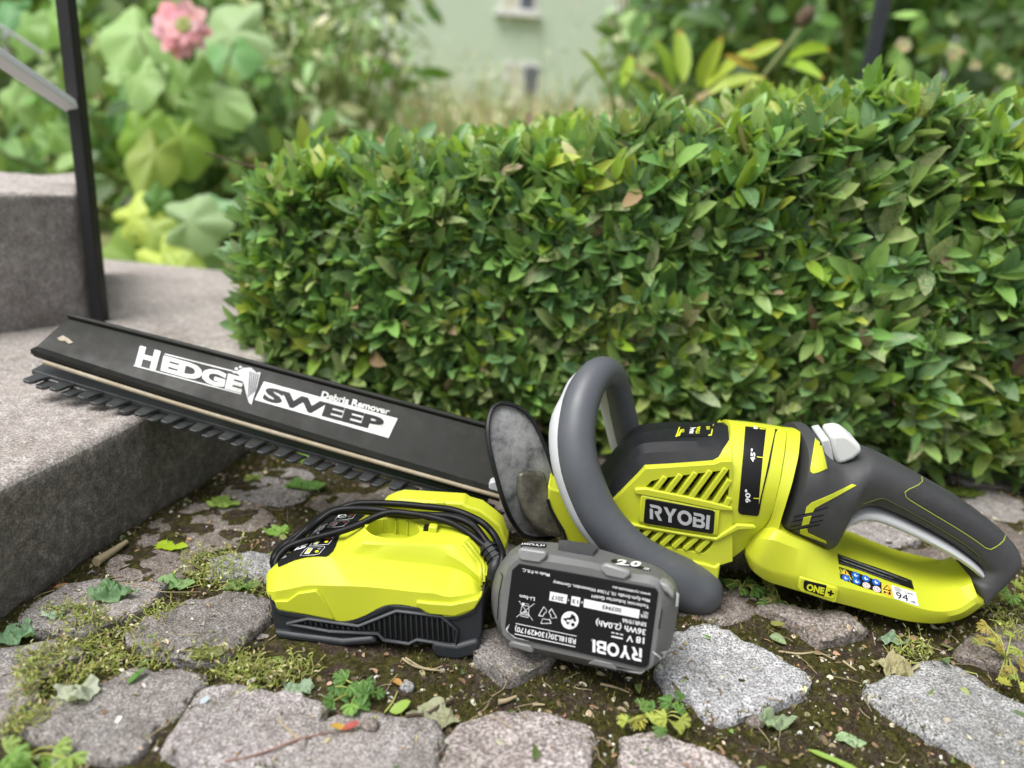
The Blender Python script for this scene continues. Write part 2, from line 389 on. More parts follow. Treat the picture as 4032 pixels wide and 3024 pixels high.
def leaf_mat(name, rough=.40, trans=.38, damage=1.0, vein=.35, dcol=(.50, .47, .27)):
    m, t, b = nodes(name)
    a = ND(t, 'ShaderNodeAttribute'); a.attribute_name = 'col'; l = ND(t, 'ShaderNodeAttribute'); l.attribute_name = 'leaf'
    sep = t.nodes.new('ShaderNodeSeparateColor'); t.links.new(l.outputs['Color'], sep.inputs[0])
    n = noise_n(t, 160, 5, .7); n2 = noise_n(t, 420, 4, .7)
    c = mix(t, ramp(t, n.outputs[0], [(.35, (0, 0, 0)), (.7, (.5, .5, .5))]), a.outputs['Color'], mix(t, .5, a.outputs['Color'], (.5, .6, .25), 'OVERLAY'))
    vf = ramp(t, sep.outputs[1], [(.0, (vein,)*3), (.14, (0, 0, 0))]); c = mix(t, vf, c, (.36, .46, .16))
    if damage:
        mm = t.nodes.new('ShaderNodeMath'); mm.operation = 'MULTIPLY'; t.links.new(n2.outputs[0], mm.inputs[0]); t.links.new(sep.outputs[2], mm.inputs[1])
        df = ramp(t, mm.outputs[0], [(.40, (0, 0, 0)), (.50, (.8*damage,)*3)]); c = mix(t, df, c, dcol)
    t.links.new(c, b.inputs['Base Color']); b.inputs['Roughness'].default_value = rough; b.inputs['Specular IOR Level'].default_value = .45
    t.links.new(bump(t, n.outputs[0], .0006), b.inputs['Normal'])
    tr = t.nodes.new('ShaderNodeBsdfTranslucent'); t.links.new(mix(t, .5, c, (.35, .5, .08), 'MIX'), tr.inputs['Color'])
    mx = t.nodes.new('ShaderNodeMixShader'); mx.inputs[0].default_value = trans; t.links.new(b.outputs[0], mx.inputs[1]); t.links.new(tr.outputs[0], mx.inputs[2])
    t.links.new(mx.outputs[0], t.nodes['Material Output'].inputs[0]); return m
M_leaf = leaf_mat('hedge_leaf', .34); M_leafb = leaf_mat('garden_leaf', .5, .35, .5, .3); M_dry = leaf_mat('dry_matter', .8, .15, 0, 0); M_petal = leaf_mat('petal', .6, .4, 0, 0)
M_twig = plastic('twig_bark', (.10, .065, .035), .8, .0003, 600, .4, (.2, .16, .1), var=.4)
M_stem = plastic('green_stem', (.16, .20, .05), .6, .0001, 500, .2, (.3, .2, .1), var=.3)
M_dark = plastic('painted_shade_interior', (.03, .048, .014), .95, .003, 60, .5, (.02, .012, .006), var=.5)

# ------------------------------------------------------------------ leaves in bulk
TL = np.array([0, .10, .30, .56, .84, 1.0]); HWp = np.array([0, .50, .95, 1.0, .62, 0])
def leaf_template():
    v = []; at = []
    for i, tt in enumerate(TL): v.append((tt, 0)); at.append((tt, 0))
    for s in (1, -1):
        for i in range(1, 5): v.append((TL[i], s*HWp[i])); at.append((TL[i], 1))
    f4 = []; f3 = []
    for s, base in ((1, 6), (-1, 10)):
        q = lambda a, b_, c_, d_: f4.append((a, b_, c_, d_) if s > 0 else (d_, c_, b_, a))
        f3.append((0, 1, base) if s > 0 else (base, 1, 0))
        for i in range(3): q(1+i, 2+i, base+i+1, base+i)
        f3.append((4, 5, base+3) if s > 0 else (base+3, 5, 4))
    return np.array(v), np.array(at), np.array(f4), np.array(f3)
LT, LAT, LF4, LF3 = leaf_template()
def norm(a): return a/np.maximum(np.linalg.norm(a, axis=-1, keepdims=True), 1e-9)
def leaves_geo(pos, d, nrm, L, Wd, col, fold=.18, curl=.25, dmg=None):
    """pos,d,nrm (N,3); L,Wd (N,); col (N,3)"""
    N = len(pos); d = norm(d); s = norm(np.cross(nrm, d)); nn = np.cross(d, s)
    x = LT[:, 0]; y = LT[:, 1]
    cu = curl*RNG.normal(1, .7, N); fo = fold*RNG.normal(1, .5, N); wav = RNG.normal(0, .015, (N, len(x)))
    z = -cu[:, None]*(x**2)[None] + fo[:, None]*np.abs(y)[None]*.45 + wav*np.abs(y)[None]
    P = pos[:, None, :] + d[:, None, :]*(x[None, :, None]*L[:, None, None]) + s[:, None, :]*(y[None, :, None]*Wd[:, None, None]*.5) + nn[:, None, :]*(z*L[:, None])[:, :, None]
    n = len(x); V = P.reshape(-1, 3); base = (np.arange(N)*n)
    F4 = (LF4[None]+base[:, None, None]).reshape(-1, 4); F3 = (LF3[None]+base[:, None, None]).reshape(-1, 3)
    Cc = np.ones((N, n, 4)); Cc[:, :, :3] = col[:, None, :]
    A = np.ones((N, n, 4)); A[:, :, 0] = LAT[:, 0]; A[:, :, 1] = LAT[:, 1]; A[:, :, 2] = (dmg if dmg is not None else RNG.random(N))[:, None]
    return V, F4, F3, Cc.reshape(-1, 4), A.reshape(-1, 4)
def leaves_obj(name, mat, parent, geo): return raw(name, geo[0], [geo[1], geo[2]], mat, parent, True, {'col': geo[3], 'leaf': geo[4]})
def pick(cols, N, jit=.15):
    cols = np.array([c[:3] for c in cols]); wts = None
    i = RNG.integers(0, len(cols), N); return np.clip(cols[i]*RNG.normal(1, jit, (N, 1))*RNG.normal(1, .05, (N, 3)), .002, .95)
# ================================================================== THE SETTING
def fbm(x, y, s, seed=0.0): return noise.fractal(Vector((x*s+seed, y*s-seed, seed)), 1.0, 2.0, 4)
def riser_x(Y): return -.302+.218*(Y-.377)
TZ = .083
def axis_lines(lo, hi, fine, far):
    a = list(np.arange(lo, hi, fine)); st = fine; x = hi
    while x < far: a.append(x); st *= 1.35; x += st
    a.append(far); st = fine; x = lo-fine; b = []
    while x > -far: b.append(x); st *= 1.35; x -= st
    b.append(-far); return np.array(b[::-1]+a)
gx = axis_lines(-.36, .62, .006, 160.); gy = axis_lines(.2, 1.0, .006, 160.)
GXX, GYY = np.meshgrid(gx, gy)
def soil_z(x, y):
    if abs(x) > 3 or abs(y) > 4: return -.012
    return -.0012+.0035*fbm(x, y, 14)+.0026*fbm(x, y, 70, 3)-.002*min(1, max(0, (y-.6)*5))
zz = np.array([soil_z(a, b) for a, b in zip(GXX.ravel(), GYY.ravel())])
nx, ny = len(gx), len(gy); ii = np.arange(ny-1)[:, None]*nx+np.arange(nx-1)[None]; ii = ii.ravel()
ground = raw('ground', np.stack([GXX.ravel(), GYY.ravel(), zz], 1), np.stack([ii, ii+1, ii+nx+1, ii+nx], 1), M_soil)
tag(ground, kind='structure')
m, t, b = nodes('rough_lawn'); n = noise_n(t, 3, 6); t.links.new(ramp(t, n.outputs[0], [(.35, (.10, .14, .03)), (.65, (.30, .30, .12))]), b.inputs['Base Color']); b.inputs['Roughness'].default_value = .9
ground.data.materials.append(m)
cx = (GXX[:-1, :-1]+GXX[1:, 1:]).ravel()/2; cy = (GYY[:-1, :-1]+GYY[1:, 1:]).ravel()/2
ground.data.polygons.foreach_set('material_index', ((cy > 1.25) | (abs(cx) > 3)).astype(np.int32)); ground.data.update()

# ---- cobblestones
pave = thing('pavement', None, None, (0, 0, 0), kind='structure')
STONES = []; CENS = []
def inside(p, poly):
    c = False; n = len(poly)
    for i in range(n):
        a, b = poly[i], poly[(i+1) % n]
        if (a[1] > p[1]) != (b[1] > p[1]) and p[0] < (b[0]-a[0])*(p[1]-a[1])/(b[1]-a[1])+a[0]: c = not c
    return c
def chaikin(P, it=1, r=.2):
    for _ in range(it):
        Q = []
        for i in range(len(P)):
            a, b = P[i], P[(i+1) % len(P)]; Q += [a*(1-r)+b*r, a*r+b*(1-r)]
        P = Q
    return P
def cobble(P, mat, h=.004, seed=0, tilt=(0, 0), rough=1.0, label=None, grow_=1.085):
    P = [np.array(p[:2]) for p in P]
    if poly_area(P) < 0: P.reverse()
    P = chaikin(P, 1, .09); n = 60
    C_ = P+[P[0]]; A = np.array(C_); s = np.concatenate([[0], np.cumsum(np.linalg.norm(np.diff(A, axis=0), axis=1))])
    tt = np.linspace(0, s[-1], n, endpoint=False); O = np.stack([np.interp(tt, s, A[:, k]) for k in (0, 1)], 1)
    c = O.mean(0); STONES.append([tuple(p) for p in O]); CENS.append(c)
    sz = np.sqrt(abs(poly_area(O)))
    rings = [(.12, 0), (.3, 0), (.5, 0), (.68, 0), (.84, 0), (.93, -.0002), (.98, -.0012), (1.0, -.0032), (1.012, -.008), (1.018, -.018), (1.02, -.045)]
    O = c+(O-c)*grow_
    vs = []
    for k, (f, dz) in enumerate(rings):
        for i, o in enumerate(O):
            p = c+(o-c)*f
            j = fbm(p[0], p[1], 55, seed)*.0016*rough if k > 4 else 0
            if k >= 6: p = p+(o-c)/np.linalg.norm(o-c)*(fbm(o[0]*3, o[1]*3+k*.11, 40, seed)*.0022*rough)
            z = h+dz+.0032*rough*fbm(p[0], p[1], 24, seed)+.0018*rough*fbm(p[0], p[1], 80, seed+5)+j+(p[0]-c[0])*tilt[0]+(p[1]-c[1])*tilt[1]
            vs.append((p[0], p[1], z))
    zc = h+.0032*rough*fbm(c[0], c[1], 24, seed)
    vs.append((c[0], c[1], zc)); fs = []
    for k in range(len(rings)-1):
        for i in range(n): fs.append((k*n+i, k*n+(i+1) % n, (k+1)*n+(i+1) % n, (k+1)*n+i))
    for i in range(n): fs.append((len(vs)-1, (i+1) % n, i))
    o = mk('cobblestone', vs, fs, mat, pave, smooth=60)
    if label: o['label'] = label
    return o
def cob(conv, pts, mi, h=.004, **k):
    return cobble([GP(conv(*p), h) for p in pts], M_st[mi], h, seed=len(STONES)*3.7+1, **k)
cob(cA, [(150, 490), (300, 400), (430, 310), (640, 290), (1020, 300), (960, 390), (880, 460), (700, 520), (560, 600), (300, 600), (130, 560)], 0)
cob(cA, [(820, 580), (900, 520), (1060, 470), (1190, 400), (1480, 370), (1690, 420), (1660, 510), (1570, 580), (1500, 650), (1390, 760), (1230, 785), (900, 720), (810, 650)], 0)
cob(cA, [(1560, 640), (1690, 560), (1900, 500), (2300, 600), (2330, 720), (2160, 740), (2060, 820), (1900, 870), (1760, 840), (1660, 795), (1600, 700)], 0, h=-.003, rough=.5)
cob(cA, [(-160, 760), (0, 720), (130, 690), (300, 660), (490, 700), (495, 770), (330, 810), (240, 900), (215, 1010), (100, 1110), (0, 1170), (-160, 1180)], 0)
cob(cA, [(100, 1190), (380, 1010), (620, 940), (800, 860), (1080, 840), (1240, 870), (1265, 940), (1180, 980), (1090, 1110), (960, 1170), (930, 1270), (820, 1370), (650, 1385), (300, 1260)], 0)
cob(cA, [(1280, 945), (1500, 930), (1700, 1000), (1870, 1000), (2010, 1080), (1980, 1160), (1890, 1280), (1870, 1340), (1700, 1400), (1500, 1445), (1150, 1400), (1025, 1320), (1110, 1170), (1200, 1010)], 0)
cob(cB, [(-300, 700), (-60, 620), (120, 560), (230, 565), (430, 590), (640, 620), (690, 690), (650, 790), (640, 1000), (-280, 1000), (-330, 860)], 0)
cob(cB, [(770, 680), (830, 610), (1000, 565), (1200, 570), (1450, 590), (1580, 640), (1635, 720), (1600, 820), (1590, 1000), (700, 1000), (740, 780)], 2, h=.002)
cob(cB, [(1830, 710), (1910, 680), (2050, 690), (2250, 760), (2480, 870), (2620, 1000), (1830, 1050), (1815, 860)], 2, h=.002)
cob(cB, [(905, 190), (950, 60), (1100, 20), (1350, 80), (1400, 180), (1330, 240), (1170, 310), (1085, 300)], 0, h=.008, rough=.6)
cob(cC, [(0, 600), (20, 500), (90, 390), (180, 350), (300, 320), (420, 350), (560, 430), (700, 530), (830, 590), (885, 650), (865, 715), (740, 770), (560, 840), (380, 890), (300, 860), (180, 740), (60, 690)], 1, h=.003)
cob(cC, [(600, 210), (700, 190), (830, 220), (1000, 240), (1170, 280), (1245, 350), (1100, 385), (980, 420), (930, 400), (850, 340), (730, 265)], 2, h=.006, label='pinkish cobblestone half under the lime handle base')
cob(cC, [(1270, 700), (1380, 650), (1500, 620), (1560, 580), (1640, 555), (1750, 570), (1880, 635), (2000, 710), (2140, 770), (2330, 860), (2380, 1150), (2240, 1210), (2100, 1200), (1960, 1150), (1830, 1060), (1650, 980), (1500, 880), (1330, 770)], 1, h=.004)
cob(cC, [(1820, 460), (1900, 395), (2050, 330), (2300, 300), (2420, 480), (2330, 640), (2150, 570), (2000, 530), (1850, 490)], 3)
cob(cA, [(660, 250), (700, 160), (1000, 100), (1200, 130), (1190, 240), (1000, 290), (800, 290)], 3, h=.002)
cob(cA, [(1290, 240), (1330, 150), (1480, 130), (1720, 110), (1780, 200), (1650, 270), (1500, 260)], 1, h=.003)
cob(cA, [(-260, 1330), (-250, 1220), (-60, 1200), (60, 1180), (60, 1330), (20, 1500), (-260, 1500)], 3, h=.001)
cob(V_, [(300, 1190), (330, 1120), (450, 1085), (560, 1090), (590, 1120), (500, 1180), (380, 1205)], 3, h=.0)
cob(V_, [(480, 1060), (560, 1015), (640, 1010), (700, 1040), (640, 1085), (540, 1090)], 0, h=.0)
cob(V_, [(660, 1090), (720, 1050), (860, 1040), (960, 1060), (930, 1120), (780, 1135)], 3, h=.0)
cob(V_, [(1800, 1150), (1860, 1125), (1960, 1130), (1990, 1165), (1900, 1190), (1820, 1180)], 0, h=.004)
cob(V_, [(1960, 1215), (1900, 1200), (1990, 1180), (2080, 1190), (2100, 1235), (2030, 1255)], 3, h=.004)
# further courses, laid out on the ground
k = 0
for r_ in range(-6, 16):
    for q_ in range(22):
        x = -.42+q_*.088+(r_ % 2)*.04+RNG.normal(0, .004); y = .40+r_*.080+x*(-.16)+RNG.normal(0, .004)
        if x < riser_x(y)+.05 or y > 1.45 or x > 1.3: continue
        hw, hh = .040+RNG.normal(0, .002), .036+RNG.normal(0, .002); a0 = RNG.normal(-.15, .07)
        P = []
        for (sx, sy) in ((-1, -.6), (-.6, -1), (.6, -1), (1, -.5), (1, .6), (.5, 1), (-.5, 1), (-1, .6)):
            px, py = sx*hw*RNG.normal(1, .07), sy*hh*RNG.normal(1, .07); P.append((x+px*cos(a0)-py*sin(a0), y+px*sin(a0)+py*cos(a0)))
        for tr_ in range(5):
            nearS = [S for S, c_ in zip(STONES, CENS) if abs(c_[0]-x) < .16 and abs(c_[1]-y) < .16]; bad = any(inside(p, S) for S in nearS for p in P+[(x, y)]) or any(inside(p, P) for S in nearS for p in S[::3])
            if not bad: break
            P = [(x+(p[0]-x)*.9, y+(p[1]-y)*.9) for p in P]
        if bad: continue
        cobble(P, M_st[int(RNG.choice([0, 3, 3, 3, 3]))], .0012+RNG.normal(0, .0015), seed=100+k, rough=.8); k += 1

# ---- steps: worn concrete
def rough_box(name, base, fnz, mats, step=.012, bev=.012, amp=.003):
    """base: 4 ground corners ccw, box with rounded worn edges and an uneven skin"""
    z0, z1 = fnz
    me = bmesh.new(); B = [np.array(b, float) for b in base]
    vs = [me.verts.new((*b, z)) for z in (z0, z1) for b in B]
    for f in ((3, 2, 1, 0), (4, 5, 6, 7), (0, 1, 5, 4), (1, 2, 6, 5), (2, 3, 7, 6), (3, 0, 4, 7)): me.faces.new([vs[i] for i in f])
    bmesh.ops.recalc_face_normals(me, faces=me.faces)
    bmesh.ops.bevel(me, geom=list(me.edges), offset=bev, segments=3, affect='EDGES', profile=.6)
    for _ in range(6):
        lg = [e for e in me.edges if e.calc_length() > step*(1+8*max(0, (e.verts[0].co.xy.length-1.3))) and e.verts[0].co.x > -1.6]
        if not lg: break
        bmesh.ops.subdivide_edges(me, edges=lg, cuts=1); bmesh.ops.triangulate(me, faces=[f for f in me.faces if len(f.verts) > 4])
    me.normal_update()
    for v in me.verts:
        p = v.co; d = amp*noise.fractal(p*22, 1, 2, 4)+amp*.5*noise.fractal(p*75, 1, 2, 3); v.co = p+v.normal*d
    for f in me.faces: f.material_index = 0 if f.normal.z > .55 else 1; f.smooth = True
    M_ = bpy.data.meshes.new(name); me.to_mesh(M_); me.free()
    for mm in mats: M_.materials.append(mm)
    o = bpy.data.objects.new(name, M_); COL.objects.link(o); tag(o, kind='structure'); return o
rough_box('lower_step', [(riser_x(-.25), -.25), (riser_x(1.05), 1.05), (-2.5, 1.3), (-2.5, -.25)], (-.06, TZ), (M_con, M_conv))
A2 = GP(V_(-10, 722), TZ); B2 = GP(V_(197, 690), TZ); r = ray(*V_(0, 423)); UZ = CH+(A2[1]/r[1])*r[2]
dirx = (B2-A2)/np.linalg.norm(B2-A2); A3 = A2-dirx*1.3; bk = GP(V_(100, 396), UZ)
dy = max(.25, bk[1]-A2[1]); side = np.array([-.55, 1.0]); side = side/np.linalg.norm(side)
rough_box('upper_step', [tuple(A3[:2]), tuple(B2[:2]), tuple(B2[:2]+side*dy), tuple(A3[:2]+side*dy)], (TZ-.02, UZ), (M_con, M_conu), bev=.007)
print('upper step', A2, B2, UZ, dy)

# ---- railings
def sqbar(name, a, b, wd, mat, parent, wd2=None):
    a, b = np.array(a, float), np.array(b, float); d = (b-a)/np.linalg.norm(b-a); s = np.cross(d, [0, 1, 0.]); s /= np.linalg.norm(s); q = np.cross(d, s); wd2 = wd2 or wd
    vs = [p+s*i*wd/2+q*j*wd2/2 for p in (a, b) for i, j in ((-1, -1), (1, -1), (1, 1), (-1, 1))]
    return mk(name, vs, [(3, 2, 1, 0), (4, 5, 6, 7), (0, 1, 5, 4), (1, 2, 6, 5), (2, 3, 7, 6), (3, 0, 4, 7)], mat, parent, smooth=30, bevel=.0015)
pb = GP(V_(217, 693), TZ)
hr = thing('handrail', 'black square railing post on the concrete step with a sloping silver rail', 'railing', pb)
sqbar('post', pb-[0, 0, .02], pb+[0, 0, 1.1], .0135, M_post, hr)
dpost = (pb-CP)@fwd
def at_y(px, Y): r_ = ray(*px); return CP+r_*(Y/r_[1])
e1 = at_y(V_(158, 232), pb[1]-.002); e2 = at_y(V_(-75, 75), pb[1]-.12)
sqbar('rail', e2+(e2-e1)*1.5, e1, .015, M_rails, hr, .008)
e3 = at_y(V_(95, 118), pb[1]+.5); e4 = at_y(V_(-40, 30), pb[1]+.45); sqbar('thin_rail', e4+(e4-e3)*1.5, e3, .005, M_rails, hr, .005)
gq = PD(V_(1869, 185), 1.32)
gp = thing('garden_post', 'dark blue-grey metal post rising behind the right part of the hedge', 'post', (gq[0], gq[1], -.01))
sqbar('post', (gq[0], gq[1], -.05), (gq[0], gq[1], 1.5), .021, M_post2, gp)
# small collar half way up the post
sqbar('collar', (gq[0], gq[1], .02), (gq[0], gq[1], .03), .035, M_post2, gp)

# ---- pale green building far behind
def box(name, lo, hi, mat, parent, bev=0): 
    x0, y0, z0 = lo; x1, y1, z1 = hi
    vs = [(x, y, z) for z in (z0, z1) for x, y in ((x0, y0), (x1, y0), (x1, y1), (x0, y1))]
    return mk(name, vs, [(3, 2, 1, 0), (4, 5, 6, 7), (0, 1, 5, 4), (1, 2, 6, 5), (2, 3, 7, 6), (3, 0, 4, 7)], mat, parent, smooth=0, bevel=bev)
M_wall = plastic('pale_green_render', (.58, .68, .53), .9, .002, 60, .8, (.68, .64, .5), var=.2)
M_frame = plastic('white_window_frame', (.75, .74, .72), .6, 0, 100); M_glass = plastic('dark_window_glass', (.10, .115, .14), .15, 0, 10)
M_curt = plastic('pale_curtain', (.60, .58, .46), .8, .001, 40); M_roof = plastic('brown_roof_tiles', (.16, .08, .05), .8, .01, 20, .2)
BY = 12.0
bd = thing('house', 'pale green rendered house with small white framed windows, blurred behind the hedge', 'house', (0, BY, 0))
bl = at_y(V_(640, 200), BY)[0]; br = at_y(V_(2000, 200), BY)[0]
box('wall', (bl, BY, -.1), (br, BY+6, 5.2), M_wall, bd)
rf = mk('roof', [(bl-.3, BY-.4, 5.2), (br+.3, BY-.4, 5.2), (br+.3, BY+6.4, 5.2), (bl-.3, BY+6.4, 5.2), (bl-.3, BY+3, 7.6), (br+.3, BY+3, 7.6)], [(0, 1, 5, 4), (3, 4, 5, 2), (0, 4, 3), (1, 2, 5), (0, 3, 2, 1)], M_roof, bd, 0)
def window(a, bq, split=True):
    p0 = at_y(V_(*a), BY); p1 = at_y(V_(*bq), BY); x0, x1 = sorted((p0[0], p1[0])); z0, z1 = sorted((p0[2], p1[2]))
    wn = box('window', (x0, BY-.03, z0), (x1, BY-.002, z1), M_frame, bd); xm = (x0+x1)/2; g = (x1-x0)*.09
    for (u, v_, mm) in ((x0+g, xm-g*.5, M_curt), (xm+g*.5, x1-g, M_glass)):
        o = box('pane', (u, BY-.038, z0+g), (v_, BY-.031, z1-g), mm, bd); o.parent = wn
    o = box('sill', (x0-.06, BY-.12, z0-.06), (x1+.06, BY-.003, z0-.002), M_frame, bd); o.parent = wn
window((1085, 226), (1172, 138)); window((1078, 24), (1170, -110)); window((1330, 226), (1400, 138)); window((1330, 24), (1420, -110)); window((800, 200), (870, 110))

# ---- hedge
HA = np.array([-.262, .705]); HB = np.array([.95, .64]); hd = (HB-HA)/np.linalg.norm(HB-HA); hn = np.array([hd[1], -hd[0]])   # towards the path
HLEN = np.linalg.norm(HB-HA); HTH = .34
def h_top(s): return .238+.098*min(1, max(0, s/.55))
hedge = thing('hedge', 'clipped dense green privet hedge running behind the trimmer', 'hedge', (*((HA+HB)/2-hn*.15), 0))
def hp(s, dn, z): q = HA+hd*s+hn*dn; return np.array([q[0], q[1], z])
def sprigs(N, where):
    P = []; Nn = []
    while len(P) < N:
        u = RNG.random()
        if where == 'front':
            s = u*HLEN; zt = h_top(s); z = .018+(zt-.018)*RNG.random(); z = max(z, .014+.03*fbm(s, 0, 6))
            bulge = .018*fbm(s, z, 9, 2)-.012*max(0, (.07-z)/.07)-.035*max(0, (z-zt+.05)/.05)**2
            P.append(hp(s, bulge, z)); Nn.append([hn[0], hn[1], .25+.5*max(0, (z-zt+.08)/.08)])
        elif where == 'top':
            s = u*HLEN; dn = -RNG.random()*HTH; P.append(hp(s, dn, h_top(s)-.012+.020*fbm(s, dn, 10, 4)+abs(RNG.normal(0, .007)))); Nn.append([hn[0]*.25, hn[1]*.25, 1])
        else:
            dn = -RNG.random()*HTH; z = .06+(h_top(0)-.06)*RNG.random(); P.append(hp(.01+.02*fbm(dn, z, 9, 7)+.03*max(0, (z-.2)/.06), dn, z)); Nn.append([-hd[0], -hd[1], .3])
    return np.array(P), norm(np.array(Nn))
LP, LD, LN, LL, LW, LC, LG, TW = [], [], [], [], [], [], [], []
GREENS = [(.19, .375, .105), (.15, .305, .095), (.23, .425, .11), (.29, .48, .135), (.14, .275, .12), (.19, .345, .17), (.34, .50, .155)]
NEW = [(.27, .43, .04), (.33, .50, .06), (.22, .38, .05), (.40, .46, .07)]
def grow(P, Nn, inset, newp, scale=1.0, dead=.03):
    for p, n_ in zip(P, Nn):
        up = np.array([0, 0, 1.]); d = norm(n_*.75+up*.35+RNG.normal(0, .38, 3)); L = RNG.uniform(.03, .058)*scale*(1.0 if RNG.random() > .1 else 1.5)
        base = p-n_*inset-d*L*.7; a = norm(np.cross(d, RNG.normal(0, 1, 3))); b_ = np.cross(d, a)
        TW.append((base, base+d*L))
        npair = RNG.integers(3, 6); new = RNG.random() < newp; sz = RNG.uniform(.75, 1.25)*scale; hue = RNG.integers(len(GREENS)); sick = RNG.random() < .22
        for k in range(npair):
            f = (k+.5)/npair; ax = a if k % 2 == 0 else b_
            for sg in (1, -1):
                dd = norm(ax*sg*(1-.45*f)+d*(.35+.6*f)+RNG.normal(0, .2, 3)+np.array([0, 0, .42])); pos = base+d*L*(.25+.75*f)
                ll = sz*RNG.uniform(.019, .034)*(.92+.22*min(1, max(0, (p[0]+.2)/.8)))*(1.15-.45*abs(f-.45)); 
                LP.append(pos+dd*.002); LD.append(dd); LN.append(norm(d*1.0+n_*.25+up*.25+RNG.normal(0, .25, 3))); LL.append(ll); LW.append(ll*RNG.uniform(.30, .43))
                if new and f > .35: c = np.array(NEW[RNG.integers(len(NEW))])
                else: c = np.array(GREENS[hue if RNG.random() < .6 else RNG.integers(len(GREENS))])
                if RNG.random() < dead: c = np.array([(.40, .26, .17), (.45, .42, .20), (.36, .22, .20)][RNG.integers(3)])
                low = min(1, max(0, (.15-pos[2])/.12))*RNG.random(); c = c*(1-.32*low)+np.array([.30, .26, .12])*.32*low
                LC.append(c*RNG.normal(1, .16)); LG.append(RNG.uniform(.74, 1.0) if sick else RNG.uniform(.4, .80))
for wh, N1, N2 in (('front', 2250, 900), ('top', 1150, 300), ('end', 420, 160)):
    P, Nn = sprigs(N1, wh); grow(P, Nn, 0, .5 if wh == 'top' else .15, 1.0, .012 if wh == 'top' else .022)
    P, Nn = sprigs(N2, wh); grow(P, Nn, .03, .03, 1.05)
LP, LD, LN, LL, LW, LC, LG = map(np.array, (LP, LD, LN, LL, LW, LC, LG))
def view_rank(P, L):
    q = P-CP; d = q@fwd; x = 2016+FPX*(q@CR)/d; y = 1512-FPX*(q@CU)/d
    vis = (x > 850) & (x < 4032) & (y > 380) & (y < 1850)
    front = (P[:, :2]-HA)@hn+np.where(P[:, 2] > .3, .02, 0)
    return np.where(vis, L/d*(1+np.clip(front, -.05, .05)*14), -1)
order = np.argsort(-view_rank(LP+LD*LL[:, None]*.5, LL)); big, rest = order[:290], order[290:]
def sub(i): return leaves_geo(LP[i], LD[i], LN[i], LL[i], LW[i], np.clip(LC[i], .003, .9), .14, .16, LG[i])
tag(leaves_obj('foliage', M_leaf, hedge, sub(rest)), kind='stuff')
for i in big: leaves_obj('leaf', M_leaf, hedge, sub(np.array([i])))
# twigs and inner branches
def sticks(name, segs, rad, mat, parent, taper=.5, kind=None, sides=4):
    S = np.array([s[0] for s in segs]); E = np.array([s[1] for s in segs]); R_ = np.array(rad)*np.ones(len(S)); d = norm(E-S); a = norm(np.cross(d, [.31, .52, .79])); b_ = np.cross(d, a)
    vs = []
    for q, rr in ((S, R_), (E, R_*taper)):
        for k in range(sides):
            an = 2*pi*k/sides; vs.append(q+a*(rr*cos(an))[:, None]+b_*(rr*sin(an))[:, None])
    V = np.stack(vs, 1); N = len(S); base = (np.arange(N)*2*sides)[:, None]
    F4 = np.concatenate([np.stack([base[:, 0]+k, base[:, 0]+(k+1) % sides, base[:, 0]+sides+(k+1) % sides, base[:, 0]+sides+k], 1) for k in range(sides)])
    o = raw(name, V.reshape(-1, 3), F4, mat, parent); 
    if kind: tag(o, kind=kind)
    return o
segs = [(a, b_) for a, b_ in TW]
sticks('twigs', segs, .0009, M_twig, hedge, .6, 'stuff')
segs = []; rads = []
for i in range(46):
    s = (i+.5)/46*HLEN; dn = -RNG.uniform(.06, HTH-.05); x0 = hp(s, dn, -.02); p = x0
    for k in range(4):
        q = p+np.array([RNG.normal(0, .012), RNG.normal(0, .012), .065]); segs.append((p, q)); rads.append(.004-.0006*k)
        for _ in range(3):
            e = q+np.array([RNG.normal(0, .05), RNG.normal(0, .05), RNG.uniform(.01, .05)]); segs.append((q, e)); rads.append(.0016)
        p = q
sticks('branches', segs, rads, M_twig, hedge, .7, 'stuff')
# leaf litter mass inside the hedge, its shade put into the dark colour
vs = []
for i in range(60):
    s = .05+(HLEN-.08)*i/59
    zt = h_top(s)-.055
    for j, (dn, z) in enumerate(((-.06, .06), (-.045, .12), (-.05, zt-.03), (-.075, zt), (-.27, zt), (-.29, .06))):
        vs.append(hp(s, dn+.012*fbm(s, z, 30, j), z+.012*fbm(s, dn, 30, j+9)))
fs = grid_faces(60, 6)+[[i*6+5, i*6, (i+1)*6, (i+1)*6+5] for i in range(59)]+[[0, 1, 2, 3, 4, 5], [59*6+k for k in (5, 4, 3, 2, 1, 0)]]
tag(mk('inner_growth', vs, fs, M_dark, hedge, smooth=60), kind='stuff')

